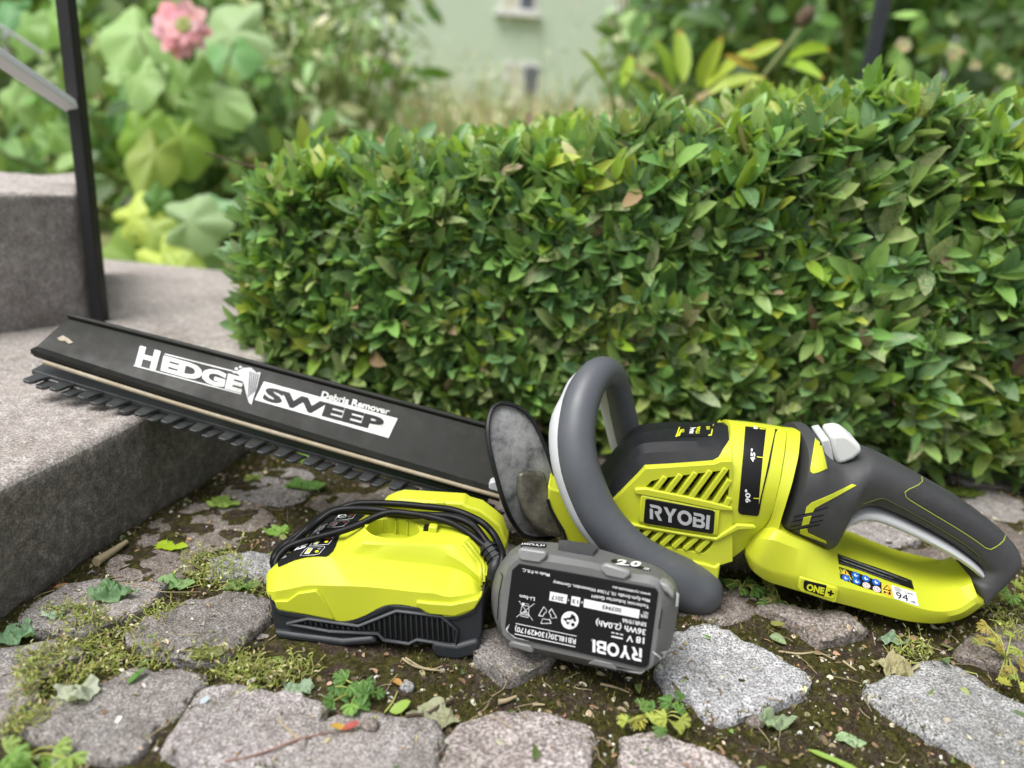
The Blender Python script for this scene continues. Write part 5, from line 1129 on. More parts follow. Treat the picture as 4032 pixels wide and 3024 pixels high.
# recycling arrows (three outlined chevrons) and crossed-out bin
for k in range(3):
    a0 = radians(90+k*120); cx_, cy_ = 785, 828
    def pt(rad, an): return (cx_+rad*cos(an), cy_+rad*sin(an))
    bl_([pt(74, a0-.42), pt(74, a0+.42), pt(68, a0+.42), pt(68, a0-.42)]); bl_([pt(38, a0-.5), pt(38, a0+.5), pt(32, a0+.5), pt(32, a0-.5)])
    bl_([pt(74, a0-.42), pt(34, a0-.55), pt(34, a0-.75), pt(76, a0-.52)]); bl_([pt(76, a0+.42), pt(88, a0+.72), pt(50, a0+.95), pt(54, a0+.85), pt(80, a0+.70), pt(70, a0+.46)]); bl_([pt(30, a0+.5), pt(54, a0+1.0), pt(50, a0+1.05), pt(26, a0+.6)])
def seg_(a, b_, w_=5):
    a, b_ = np.array(a, float), np.array(b_, float); d = (b_-a)/np.linalg.norm(b_-a); q = np.array([-d[1], d[0]])*w_/2; bl_([tuple(a-q), tuple(b_-q), tuple(b_+q), tuple(a+q)])
for a, b_, w_ in (((541, 697), (661, 868), 4), ((676, 720), (518, 838), 4), ((568, 735), (552, 800), 4), ((628, 742), (622, 840), 4), ((566, 733), (630, 745), 4), ((552, 798), (624, 818), 4), ((550, 808), (624, 826), 4), ((552, 826), (620, 842), 5), ((580, 792), (606, 797), 9), ((566, 722), (576, 712), 4), ((590, 718), (628, 728), 3)): seg_(a, b_, w_)
bl_([(578+11*cos(a), 726+11*sin(a)) for a in np.linspace(0, 2*pi, 13)[:-1]])

# ================================================================== CHARGER
FC = Frame((-.133, .379, 0), (.998, -.063, 0), (-.063, -.998, 0))
chg = thing('battery_charger', 'lime green battery charger on black base with its cord wrapped over the top', 'charger', FC.W((.065, 0, -.04)))
MC = -.043
def fc(row): return [FC.T(c1(a, b_), w_) for a, b_, w_ in row]
bs_out = [(118, 905), (160, 1000), (205, 1035), (400, 1060), (640, 1100), (760, 1105), (1050, 985), (1290, 1005), (1385, 1058), (1590, 1075), (1740, 1020), (1804, 920), (1806, 1100), (1800, 1200), (1775, 1265), (1600, 1296), (1290, 1246), (1225, 1270), (1030, 1245), (960, 1225), (700, 1262), (180, 1200), (150, 1100)]
cb = plate('base', FC, [c1(*p) for p in bs_out], .0, -.084, M_chb, chg, bevel=.0022, bseg=3)
plate('seam_lip', FC, [c1(*p) for p in [(115, 895), (160, 975), (205, 1012), (640, 1096), (740, 1098), (1060, 968), (1290, 988), (1385, 1045), (1590, 1062), (1740, 1002), (1800, 908), (1803, 940), (1745, 1040), (1592, 1096), (1380, 1078), (1290, 1024), (1080, 1000), (850, 1110), (740, 1130), (630, 1128), (200, 1050), (150, 1010)]], .0012, -.003, M_chb, chg, bevel=.0007)
plate('foot', FC, [c1(*p) for p in [(1406, 1270), (1600, 1294), (1762, 1250), (1790, 1290), (1752, 1374), (1610, 1410), (1430, 1386), (1406, 1330)]], .0030, -.022, M_chb, chg, bevel=.002)
plate('foot', FC, [c1(*p) for p in [(150, 1180), (300, 1200), (700, 1250), (940, 1226), (976, 1280), (700, 1304), (180, 1240)]], .0035, -.022, M_chb, chg, bevel=.0018)
plate('back_foot', FC, [c1(*p) for p in [(150, 1190), (330, 1205), (330, 1240), (170, 1235)]], -.060, -.080, M_chb, chg, bevel=.0018)
# grille: flat black plate painting recess shade, framed by a raised rim, upright ribs
plate('grille_dark_plate', FC, [c1(*p) for p in [(340, 1110), (430, 1092), (820, 1160), (1125, 1030), (1480, 1072), (1590, 1170), (1588, 1270), (1290, 1230), (1225, 1258), (1035, 1225), (985, 1180), (600, 1160)]], .0006, -.004, M_prk, chg)
rimp = [(262, 1116), (430, 1078), (830, 1136), (1130, 1016), (1480, 1058), (1606, 1166), (1600, 1292), (1290, 1244), (1226, 1276), (1024, 1246), (982, 1196), (600, 1178), (262, 1116)]
tube('grille_rim', [FC.W(FC.T(c1(*p), .0012)) for p in rimp], .0013, M_chb, chg, 6, None, sm=False)
top_y = lambda x: np.interp(x, [340, 430, 820, 1125, 1480, 1590], [1112, 1096, 1160, 1032, 1074, 1172]); bot_y = lambda x: np.interp(x, [340, 600, 985, 1035, 1225, 1290, 1588], [1120, 1162, 1184, 1228, 1260, 1236, 1272])
for x in list(range(405, 850, 43))+list(range(868, 1590, 42)):
    yt, yb = top_y(x)+2, bot_y(x)-2
    if yb-yt < 8: continue
    xs_ = (x-8, x+7); sh = 6
    plate('rib', FC, [c1(xs_[0]-sh, yt), c1(xs_[1]-sh, yt), c1(xs_[1]+sh, yb), c1(xs_[0]+sh, yb)], .0016, -.002, M_chb, chg, bevel=.0003, bseg=1)
# yellow shell
R0_ = [(102, 870, -.003), (125, 915, -.0005), (160, 940, .0012), (205, 1008, .0012), (400, 1042, .0012), (640, 1090, .0012), (740, 1094, .0012), (860, 1060, .0012), (1060, 968, .0012), (1290, 988, .0012), (1390, 1044, .0012), (1590, 1060, .0012), (1740, 1000, .001), (1804, 905, -.002)]
R1_ = [(98, 845, -.005), (115, 862, -.002), (150, 864, .0), (270, 845, .0), (430, 815, .0), (640, 818, .0), (740, 820, .0), (880, 826, .0), (1060, 842, .0), (1290, 868, .0), (1420, 878, .0), (1545, 905, .0), (1730, 880, -.001), (1800, 860, -.004)]
R2_ = [(98, 735, -.020), (115, 700, -.019), (160, 676, -.018), (200, 662, -.018), (330, 622, -.018), (470, 597, -.018), (600, 590, -.018), (760, 602, -.019), (900, 618, -.019), (1200, 645, -.020), (1420, 668, -.020), (1600, 688, -.021), (1715, 745, -.019), (1795, 850, -.012)]
R3_ = [(-.0055, .024, -.040), (-.0048, .034, -.042), (-.001, .0385, -.042), (.006, .0415, -.042), (.015, .0435, -.042), (.025, .045, -.042), (.035, .046, -.042), (.048, .046, -.042), (.060, .046, -.042), (.078, .046, -.042), (.094, .045, -.042), (.108, .042, -.042), (.120, .037, -.040), (.127, .030, -.034)]
R4_ = [(.002, .024, -.074), (.003, .036, -.077), (.006, .0405, -.078), (.011, .0435, -.078), (.019, .0462, -.078), (.027, .0475, -.078), (.036, .048, -.078), (.048, .048, -.078), (.060, .048, -.078), (.078, .047, -.078), (.094, .046, -.078), (.108, .043, -.078), (.120, .038, -.078), (.127, .030, -.074)]
R5_ = [(x, y-.004, -.0835) for x, y, _ in R4_]; R6_ = [(x, .008, -.0845) for x, y, _ in R3_]
RB_ = [(x, .008, -.003) for x, y, _ in R3_]
n = 80
rr = [resamp(r_, n) for r_ in (fc(R0_), fc(R1_), fc(R2_), R3_, R4_, R5_, R6_)]
rr[0] = byidx(fc(R0_), n); rr[1] = byidx(fc(R1_), n); rr[2] = byidx(fc(R2_), n); rr[3] = byidx(R3_, n); rr[4] = byidx(R4_, n); rr[5] = byidx(R5_, n); rr[6] = byidx(R6_, n)
vs = [FC.W(p) for r_ in rr for p in r_]; fs = grid_faces(len(rr), n, True)+[[i*n for i in range(len(rr))], [i*n+n-1 for i in reversed(range(len(rr)))]]
csh = mk('shell', vs, fs, yl, chg, smooth=24)
plate('shell_step', FC, [c1(*p) for p in [(160, 942), (262, 940), (345, 880), (490, 858), (530, 900), (640, 1088), (400, 1044), (205, 1010)]], .0022, -.001, yl, chg, bevel=.0006)
plate('shell_corner', FC, [c1(*p) for p in [(1284, 945), (1400, 958), (1560, 968), (1700, 940), (1765, 925), (1800, 880), (1806, 905), (1745, 1004), (1590, 1062), (1388, 1044), (1284, 985)]], .0026, -.002, yl, chg, bevel=.0012)
# tower with the battery well
n = 96
TF = [(.034, .045, -.026), (.052, .045, -.0215), (.088, .0445, -.0215), (.108, .042, -.0215), (.121, .035, -.020), (.1275, .028, -.034), (.1275, .028, -.058), (.118, .040, -.078), (.080, .045, -.079), (.042, .045, -.078), (.031, .045, -.060), (.029, .045, -.040)]
TT = [(.0455, .0515, -.0305), (.068, .0532, -.0305), (.0905, .0542, -.0312), (.108, .0485, -.0275), (.1225, .0405, -.0225), (.1262, .0405, -.035), (.1255, .0425, -.055), (.113, .0555, -.070), (.080, .056, -.071), (.050, .0552, -.069), (.0425, .0525, -.056), (.0395, .0508, -.041)]
TU = [(.0495, .0535, -.0345), (.068, .0542, -.0330), (.0905, .0550, -.0330), (.1015, .0550, -.0345), (.1065, .0550, -.0375), (.1095, .0555, -.044), (.1095, .0560, -.056), (.105, .0562, -.065), (.080, .0562, -.067), (.054, .0555, -.066), (.0455, .0540, -.057), (.0425, .0530, -.043)]
TT = [(a_+.0015, b_+.0035, c_+.0058) for a_, b_, c_ in TT]; TU = [(a_+.0015, b_+.0035, c_+.0055) for a_, b_, c_ in TU]
def wr(rx, rw, v_): return [(.0612+rx*cos(a), v_+.0035, -.0433+rw*sin(a)) for a in [radians(d_) for d_ in (128, 92, 58, 38, 20, 2, -22, -48, -78, -118, -150, 172)]]
def clo(P, n, sm_=.0):
    P = np.array(P+P[:1]); u = np.linspace(0, 12, n, endpoint=False); i = u.astype(int); t_ = (u-i)[:, None]; L_ = P[i]*(1-t_)+P[i+1]*t_
    for _ in range(2): L_ = .25*np.roll(L_, 1, 0)+.5*L_+.25*np.roll(L_, -1, 0)
    return L_
def cloc(P, n):
    P = np.array(P); Q = np.vstack([P[-1], P, P[:2]]); out = []
    for u in np.linspace(0, 12, n, endpoint=False):
        i = int(u); t_ = u-i; a, b_, c_, d_ = Q[i], Q[i+1], Q[i+2], Q[i+3]; out.append(.5*((2*b_)+(-a+c_)*t_+(2*a-5*b_+4*c_-d_)*t_*t_+(-a+3*b_-3*c_+d_)*t_**3))
    return np.array(out)
ft_, tt_, tu_ = clo(TF, n), clo(TT, n), clo(TU, n)
rg = [ft_, ft_*.5+tt_*.5+np.array([0, -.0004, 0]), ft_*.06+tt_*.94, tt_*.75+tu_*.25+np.array([0, .0004, 0]), tu_, cloc(wr(.0180, .0130, .0538), n), cloc(wr(.0172, .0122, .0530), n), cloc(wr(.0165, .0116, .036), n)]
vs = [FC.W(p) for r_ in rg for p in r_]
fs = [[k*n+i, k*n+(i+1) % n, (k+1)*n+(i+1) % n, (k+1)*n+i] for k in range(len(rg)-1) for i in range(n)]+[[(len(rg)-1)*n+i for i in range(n)], list(reversed(range(n)))]
tow = mk('battery_dock', vs, fs, yl, chg, smooth=20)
for dx in (-.0095, -.001, .0068): plate('well_rib', FC, [(.0612+dx, .038), (.0612+dx+.0011, .038), (.0612+dx+.0011, .0570), (.0612+dx, .0570)], -.0530, -.0570, yl, chg, local=True, bevel=.0003)
plate('contact_block', FC, [(.0845, .053), (.090, .053), (.090, .0617), (.0845, .0617)], -.0415, -.0475, yl, chg, local=True, bevel=.0008)
plate('contact_slot', FC, [(.081, .055), (.0837, .055), (.0837, .0601), (.081, .0601)], -.0430, -.0475, M_prk, chg, local=True)
c6 = lambda a, b: (1350+a/3.16, 1920+b/3.16)
tto = bvh(tow, csh); LASTD[0] = .42
for P in ([(1495, 705), (1600, 845), (1690, 960), (1705, 1090), (1712, 1215)], [(1545, 690), (1655, 830), (1735, 945), (1742, 1060), (1744, 1160)], [(1585, 675), (1700, 815), (1768, 925), (1772, 1020), (1770, 1110)], [(1625, 665), (1740, 800), (1798, 905), (1800, 990), (1795, 1070)]):
    tube('fin', [cast(tto, c6(*p), .0006) for p in P], .0012, yl, chg, 6, 14)
plate('rear_wall', FC, [c1(*p) for p in [(980, 240), (1010, 185), (1090, 150), (1150, 133), (1650, 163), (1690, 190), (1790, 218), (1905, 305), (1955, 350), (1985, 440), (2006, 478), (1998, 540), (1960, 620), (1500, 700), (1000, 500)]], -.070, -.086, yl, chg, bevel=.0015)
for x in (1310, 1440): plate('rear_tab', FC, [c1(x, 155), c1(x+70, 160), c1(x+70, 192), c1(x, 188)], -.069, -.074, yl, chg, bevel=.0006)
# label with indicator pictograms
tch = bvh(csh); LASTD[0] = .44
cl = decal('indicator_label', tch, [[d5(*p) for p in [(335, 1128), (520, 945), (800, 690), (1010, 560), (1160, 480), (1290, 430), (1650, 430), (1590, 500), (1350, 680), (1240, 780), (1190, 920), (1150, 1000), (1080, 1065), (1040, 1082), (920, 1078), (760, 1090), (600, 1130), (355, 1232)]]], M_prk, chg, .0004, 20)
tc_ = bvh(cl, csh)
def cd(pts, mat, off=.0004): decal('pictogram', tc_, [[d5(*p) for p in pts]], mat, cl, off, 30)
def frame_(P, w_=7):
    P = [np.array(p, float) for p in P]; c_ = sum(P)/len(P); inner = [p+(c_-p)/np.linalg.norm(c_-p)*w_ for p in P]
    decal('pictogram', tc_, [[d5(*p) for p in P], [d5(*p) for p in inner]], M_prw, cl, .0004, 30)
def dot(c_, rx, ry, mat): cd([(c_[0]+rx*cos(a)-ry*.4*sin(a), c_[1]+ry*sin(a)) for a in np.linspace(0, 2*pi, 13)[:-1]], mat, .0005)
frame_([(668, 1070), (745, 975), (800, 945), (1025, 935), (1032, 948), (950, 1045), (880, 1062)]); frame_([(805, 930), (885, 840), (950, 815), (1150, 802), (1155, 815), (1085, 905), (1000, 915)]); frame_([(1170, 555), (1240, 470), (1300, 445), (1492, 438), (1498, 448), (1430, 530), (1350, 545)])
frame_([(1065, 660), (1125, 590), (1180, 565), (1380, 556), (1385, 570), (1300, 640), (1200, 655)])
dot((950, 970), 26, 14, M_prg); dot((915, 1010), 28, 17, M_pry); dot((1088, 828), 28, 18, M_prr); dot((1052, 868), 28, 16, M_pry); dot((1425, 472), 27, 14, M_prr); dot((1390, 503), 27, 14, M_prg); dot((1320, 585), 24, 12, M_prr); dot((1170, 750), 24, 12, M_pry); dot((422, 1085), 55, 26, M_prg); dot((855, 665), 50, 22, M_prg)
cd([(730, 1042), (790, 965), (860, 962), (800, 1040)], M_prw); cd([(752, 1032), (798, 975), (842, 972), (795, 1028)], M_pry, .0006); cd([(860, 905), (925, 835), (985, 832), (920, 905)], M_prw); cd([(878, 895), (932, 845), (966, 842), (915, 895)], M_prk, .0006); cd([(888, 893), (925, 850), (935, 893)], M_pry, .0007)
cd([(1115, 642), (1165, 590), (1222, 586), (1175, 640)], M_prw); cd([(1135, 634), (1175, 597), (1205, 594), (1165, 632)], M_prr, .0006)
decal('pictogram', tc_, [[d5(1285+60*cos(a)-14*sin(a), 498+28*sin(a)) for a in np.linspace(0, 2*pi, 19)[:-1]], [d5(1285+44*cos(a)-10*sin(a), 498+20*sin(a)) for a in np.linspace(0, 2*pi, 19)[:-1]]], M_prw, cl, .0005, 30); cd([(1255, 503), (1312, 490), (1318, 496), (1260, 509)], M_prw)
q4 = [(600, 1010), (1050, 640), (1000, 575), (545, 940)]
logo_q(tc_, d5, [(745, 950), (1080, 600), (960, 640), (580, 1000)], M_prw, cl, .0005)
# cord loops
def cord(name, P, r_=.0023):
    pts = []
    for (a, b_, u_) in P:
        if isinstance(u_, tuple): pts.append(FC.W(u_)); continue
        pts.append(FC.W(FC.T(c1(a, b_), u_)))
    return tube(name, pts, r_, M_cord, chg, 10, 70)
cord('cord', [(170, 700, -.030), (150, 620, -.034), (200, 520, -.042), (320, 430, -.048), (430, 350, -.054), (560, 250, -.060), (700, 200, -.066), (840, 165, -.068), (1100, 168, -.066), (1350, 190, -.062), (1560, 215, -.058), (1700, 262, -.054), (1810, 320, -.048), (1890, 400, -.044), (1940, 490, -.036), (1968, 580, -.026), (1950, 680, -.02)])
cord('cord', [(165, 690, -.028), (160, 600, -.030), (240, 500, -.040), (390, 410, -.046), (520, 300, -.050), (640, 225, -.056), (800, 208, -.058), (1000, 218, -.056), (1200, 248, -.054), (1450, 260, -.053), (1620, 275, -.052), (1730, 330, -.048), (1800, 410, -.044), (1860, 500, -.038), (1900, 560, -.032)])
cord('cord', [(168, 690, -.026), (175, 620, -.028), (260, 520, -.034), (400, 462, -.038), (560, 420, -.040), (720, 375, -.042), (850, 325, -.045), (970, 268, -.048), (1090, 236, -.050), (1240, 248, -.049), (1400, 275, -.048), (1560, 320, -.046), (1700, 400, -.042), (1800, 480, -.037), (1860, 530, -.033), (1890, 580, -.030)])
cord('cord', [(180, 680, -.024), (170, 640, -.026), (215, 560, -.032), (310, 470, -.040), (420, 370, -.048), (540, 275, -.054), (650, 232, -.058), (800, 225, -.060), (1000, 238, -.058), (1200, 262, -.055), (1500, 262, -.053), (1680, 310, -.049), (1780, 390, -.045), (1840, 470, -.040), (1885, 540, -.034)])
pl_ = [FC.W(FC.T(c1(a, b_), w_)) for a, b_, w_ in ((1835, 500, -.034), (1880, 560, -.030), (1925, 630, -.026))]
tube('cord_grip', pl_, [.0046, .0050, .0052], M_blk, chg, 8, 6, smooth=30)
for k in range(3): tube('grip_ridge', [pl_[0]*(1-f)+pl_[2]*f for f in (.2+.28*k, .26+.28*k)], .0062, M_blk, chg, 8, smooth=30)
tube('strain_relief', [FC.W(FC.T(c1(1925, 630), -.026)), FC.W(FC.T(c1(1905, 680), -.022)), FC.W(FC.T(c1(1890, 760), -.02))], [.005, .0045, .004], M_blk, chg, 10, 8)
text('KENIC', bvh(bpy.data.objects['cord.002']), c1, (1640, 330), (1730, 385), (1650, 312), M_prs, bpy.data.objects['cord.002'], .0003, 0)
# ================================================================== SMALL GROWTH AND LITTER
PLY = [(p, ) for p in ()]
STN = [np.array(S) for S in STONES]; SC_ = np.array([S.mean(0) for S in STN]); SR = np.array([np.abs(S-S.mean(0)).max()*1.3 for S in STN])
def on_stone(x, y):
    k = np.where((np.abs(SC_[:, 0]-x) < SR) & (np.abs(SC_[:, 1]-y) < SR))[0]
    return any(inside((x, y), STONES[i]) for i in k)
gt = bvh(ground, *[o for o in pave.children]); GT2 = gt
def drop(x, y):
    loc, nr, i, d = gt.ray_cast(Vector((x, y, .07)), Vector((0, 0, -1)))
    return (loc, nr) if loc else (Vector((x, y, -.01)), Vector((0, 0, 1)))
def area_pts(conv, poly, n):
    """random spots on the ground inside an outline traced from the photograph"""
    P = [tuple(GP(conv(*p), 0)[:2]) for p in poly]; A = np.array(P); lo, hi = A.min(0), A.max(0); out = []
    while len(out) < n:
        q = lo+(hi-lo)*RNG.random(2)
        if inside(tuple(q), P): out.append(q)
    return np.array(out)
# mossy turf: short fine blades between the stones
pts = []; near = RNG.random((90000, 2))*np.array([.86, .42])+np.array([-.33, .24])
m_ = np.array([fbm(x, y, 16, 2) > -.18+.12*(y-.3) for x, y in near]); near = near[m_][:52000]
keep = [(x, y) for x, y in near if not on_stone(x, y) and x > riser_x(y)+.004]
near = np.array(keep); Z = np.array([drop(x, y)[0].z for x, y in near]); N = len(near)
pos = np.stack([near[:, 0], near[:, 1], Z-.0008], 1); d = np.stack([RNG.normal(0, .45, N), RNG.normal(0, .45, N), np.ones(N)], 1); L = RNG.uniform(.002, .0055, N)
dn = norm(d); s_ = norm(np.cross(dn, RNG.normal(0, 1, (N, 3)))); V = np.stack([pos-s_*.0007, pos+s_*.0007, pos+dn*L[:, None]], 1).reshape(-1, 3); F3 = np.arange(3*N).reshape(-1, 3)
cl_ = pick([(.07, .068, .015), (.11, .105, .02), (.05, .045, .012), (.16, .15, .03), (.07, .055, .02), (.05, .048, .010)], N, .3); C4 = np.ones((N, 3, 4)); C4[:, :, :3] = cl_[:, None]; A4 = np.zeros((3*N, 4)); A4[:, 1] = 1
moss = raw('moss', V, F3, M_dry, None, False, {'col': C4.reshape(-1, 4), 'leaf': A4}); tag(moss, 'brown-green moss filling the joints between the cobblestones', 'moss', kind='stuff')
# crumbs: bits of dry leaf, bark, husks, grit
def litter(name, label, N, box_, size, cols, mat, stones=.35, cat='debris', flat=.6):
    P = []; Nn = []
    while len(P) < N:
        x, y = RNG.random(2)*np.array([box_[2]-box_[0], box_[3]-box_[1]])+np.array(box_[:2])
        if x < riser_x(y)+.003 or (on_stone(x, y) and RNG.random() > stones): continue
        l, n_ = drop(x, y); P.append(np.array(l)+[0, 0, .0006]); Nn.append(np.array(n_))
    P, Nn = np.array(P), np.array(Nn); N = len(P); d = norm(np.cross(Nn, RNG.normal(0, 1, (N, 3)))+Nn*RNG.normal(0, .25, (N, 1))); nn = norm(Nn+RNG.normal(0, flat, (N, 3)))
    L = size*np.minimum(RNG.lognormal(0, .45, N), 1.8); g = leaves_geo(P, d, nn, L, L*RNG.uniform(.25, .8, N), pick(cols, N, .25), .4, .4, np.zeros(N))
    return tag(leaves_obj(name, mat, None, g), label, cat, kind='stuff')
TAN = [(.42, .34, .22), (.30, .20, .12), (.55, .48, .38), (.22, .14, .08), (.36, .22, .13), (.62, .58, .50), (.28, .24, .18), (.16, .11, .07)]
litter('leaf_crumbs', 'small crumbs of dry leaf and bark scattered between the stones', 5200, (-.34, .24, .55, .85), .0030, TAN, M_dry, .16)
litter('pale_husks', 'tiny pale husks and petals scattered on moss', 380, (-.3, .25, .5, .7), .0028, [(.52, .50, .45), (.48, .42, .35), (.50, .38, .34), (.62, .60, .57)], M_dry, .2)
litter('green_snippets', 'small green leaf snippets strewn over the paving', 330, (-.34, .26, .5, 1.0), .0048, [(.16, .28, .06), (.26, .38, .12), (.12, .22, .05), (.36, .44, .14), (.20, .30, .16)], M_leafb, .4)
# grit as little faceted pebbles
ico = bmesh.new(); bmesh.ops.create_icosphere(ico, subdivisions=1, radius=1); iv = np.array([v.co[:] for v in ico.verts]); fi = np.array([[v.index for v in f.verts] for f in ico.faces]); ico.free()
P = []
while len(P) < 1500:
    x, y = RNG.random(2)*np.array([.85, .62])+np.array([-.33, .25])
    if x < riser_x(y)+.003 or (on_stone(x, y) and RNG.random() > .06): continue
    P.append(np.array(drop(x, y)[0]))
P = np.array(P); N = len(P); S_ = .0009*np.minimum(RNG.lognormal(0, .4, (N, 1, 1)), 1.9)*RNG.uniform(.6, 1.2, (N, 1, 3)); V = (P[:, None]+iv[None]*S_*RNG.uniform(.8, 1.2, (N, len(iv), 1))).reshape(-1, 3); F3 = (fi[None]+(np.arange(N)*len(iv))[:, None, None]).reshape(-1, 3)
C4 = np.ones((N, len(iv), 4)); C4[:, :, :3] = pick([(.3, .28, .26), (.45, .42, .40), (.2, .17, .15), (.6, .58, .56), (.14, .12, .10)], N, .2)[:, None]; A4 = np.zeros((N*len(iv), 4)); A4[:, 1] = 1
tag(raw('grit', V, F3, M_dry, None, False, {'col': C4.reshape(-1, 4), 'leaf': A4}), 'fine grit and crumbs of stone in the joints', 'grit', kind='stuff')
# fine straw and rootlets
def strands(name, label, cat, P, L, rad, cols_mat, up=.15, curl=.5, kind='stuff', nseg=3):
    segs = []
    for p in P:
        l, n_ = drop(*p); q = np.array(l)+[0, 0, .001]; a = RNG.random()*2*pi; d = np.array([cos(a), sin(a), up*RNG.random()]); ll = L*RNG.uniform(.5, 1.4)
        for k in range(nseg):
            e = q+norm(d)*ll/nseg; e[2] = max(e[2], drop(e[0], e[1])[0].z+.0008) if up < .5 else e[2]; segs.append((q, e)); q = e; d = d+RNG.normal(0, curl, 3)*np.array([1, 1, .35])
    o = sticks(name, segs, rad, cols_mat, None, .75, None, 3); return tag(o, label, cat, kind=kind)
M_straw = plastic('dry_straw', (.42, .34, .20), .8, 0, 100, .5, (.2, .13, .08), var=.4)
M_root = plastic('dark_rootlet', (.10, .07, .045), .8, 0, 100, .3, (.3, .22, .15), var=.4)
M_gstem = plastic('yellow_green_stem', (.38, .42, .10), .6, 0, 100, .4, (.2, .28, .05), var=.3)
P = np.array([(x, y) for x, y in RNG.random((900, 2))*np.array([.85, .6])+np.array([-.33, .25]) if x > riser_x(y)+.01 and (not on_stone(x, y) or RNG.random() < .15)])
strands('straw', 'fine dry straw bits lying in the joints of the paving', 'straw', P[:330], .014, .00035, M_straw); strands('rootlets', 'thin dark rootlets and needles lying between the stones', 'roots', P[330:], .012, .0003, M_root)
# pearlwort-like tangles on the left, each one a patch
def tangle(label, conv, poly, n, seed_heads=True):
    n = int(n*.32); pts_ = area_pts(conv, poly, n); segs = []; heads = []
    for p in pts_:
        l, n_ = drop(*p); q = np.array(l); d = np.array([RNG.normal(0, .7), RNG.normal(0, .7), 1.0]); ll = RNG.uniform(.004, .011)
        for k in range(3): e = q+norm(d)*ll/2.2; e[2] = max(e[2], l.z+.001); segs.append((q, e)); q = e; d = d+RNG.normal(0, .9, 3)-np.array([0, 0, .55])
        heads.append(q)
    t_ = thing('pearlwort_patch', label, 'plant', (pts_[0][0], pts_[0][1], 0))
    tag(sticks('stems', segs, .00032, M_gstem, t_, .8, None, 3), kind='stuff'); H_ = np.array(heads); H_ = np.vstack([H_, H_[: n//2]+RNG.normal(0, .002, (n//2, 3)), [np.array(s[0])+RNG.normal(0, .0012, 3)+[0, 0, .001] for s in segs[::2]]]); N = len(H_)
    g = leaves_geo(H_, RNG.normal(0, 1, (N, 3)), RNG.normal(0, .5, (N, 3))+[0, 0, 1], RNG.uniform(.0014, .0038, N), RNG.uniform(.0006, .0014, N), pick([(.42, .44, .12), (.30, .36, .07), (.55, .53, .26), (.22, .28, .05), (.6, .54, .35), (.34, .24, .12)], N, .2), .2, .3, np.zeros(N))
    tag(leaves_obj('leaves', M_leafb, t_, g), kind='stuff')
tangle('yellow-green pearlwort tangle on the stone left of the charger', cA, [(330, 500), (560, 470), (700, 560), (880, 600), (860, 680), (640, 740), (480, 680), (320, 640)], 420)
tangle('brownish pearlwort strip between the two large left cobbles', cA, [(110, 800), (450, 720), (900, 740), (1100, 760), (1090, 830), (780, 870), (400, 960), (240, 1000), (130, 1150), (180, 950)], 760)
tangle('fresh pearlwort tuft in front of the charger stone', cA, [(1180, 790), (1500, 740), (1700, 820), (1900, 800), (1960, 900), (1700, 960), (1500, 960), (1300, 880)], 620)
tangle('blurred pearlwort patch behind the left cobbles', cA, [(1110, 170), (1300, 110), (1450, 130), (1500, 250), (1640, 300), (1640, 380), (1480, 370), (1250, 330), (1180, 260)], 420)
tangle('small pearlwort tuft on the joint above the middle left stone', cA, [(880, 500), (980, 440), (1080, 500), (1060, 540), (930, 560)], 120)
tangle('pearlwort growing at the bottom left joint', cA, [(0, 1300), (80, 1180), (330, 1080), (260, 1200), (120, 1300)], 160)
tangle('sparse pearlwort under the right end of the handle', cC, [(1950, 200), (2212, 250), (2212, 520), (2050, 420), (1960, 330)], 160)
tangle('pearlwort tuft by the pale straw near the right cobble', cC, [(1380, 440), (1560, 400), (1680, 480), (1620, 560), (1420, 560)], 160)
# small palmate weeds
def palm(center, R_, nrm, az, nl=5, cols=((.14, .30, .05),)):
    """one palmate leaf of toothed lobes"""
    nrm = norm(np.array(nrm)); e1 = norm(np.cross(nrm, [.2, .9, .1])); e2 = np.cross(nrm, e1); pos, dd, nn, LL_, WW_, cc_ = [], [], [], [], [], []; c = np.array(cols[RNG.integers(len(cols))])*RNG.normal(1, .12)
    for k in range(nl):
        a = az+(k-(nl-1)/2)*.62; d = e1*cos(a)+e2*sin(a); L = R_*(1-.10*abs(k-(nl-1)/2))
        pos.append(center); dd.append(d+nrm*.15); nn.append(nrm); LL_.append(L); WW_.append(L*.30); cc_.append(c)
        for sg in (1, -1):
            for f in (.45, .65):
                pos.append(center+d*L*f); dd.append(d+sg*np.cross(nrm, d)*.8); nn.append(nrm); LL_.append(L*.34); WW_.append(L*.13); cc_.append(c)
    return [np.array(x) for x in (pos, dd, nn, LL_, WW_, cc_)]
def weed(name, label, conv, leaves_, cols, R_=.009, h=.010, root=None):
    """leaves_: photo points of the leaf centres; stems run back to the root"""
    rt = GP(conv(*(root or leaves_[len(leaves_)//2])), 0); t_ = thing(name, label, 'weed', (rt[0], rt[1], 0)); rz = drop(rt[0], rt[1])[0].z
    for p in leaves_:
        hh = h*RNG.uniform(.5, 1.4); c = GP(conv(*p), hh); az = atan2(c[1]-rt[1], c[0]-rt[0])
        a = palm(c, R_*RNG.uniform(.75, 1.2), (RNG.normal(0, .3), -.35+RNG.normal(0, .25), 1), RNG.random()*6.28, 5, cols)
        leaves_obj('leaf', M_leafb, t_, leaves_geo(*a[:5], np.clip(a[5], .01, .9), .25, .2, np.full(len(a[0]), .3)))
        tube('stem', [np.array([rt[0], rt[1], rz]), (np.array([rt[0], rt[1], rz])+c)/2+[0, 0, .003], c], .00045, M_gstem, t_, 5, 8)
GRW = ((.13, .26, .06), (.18, .32, .07), (.10, .21, .05))
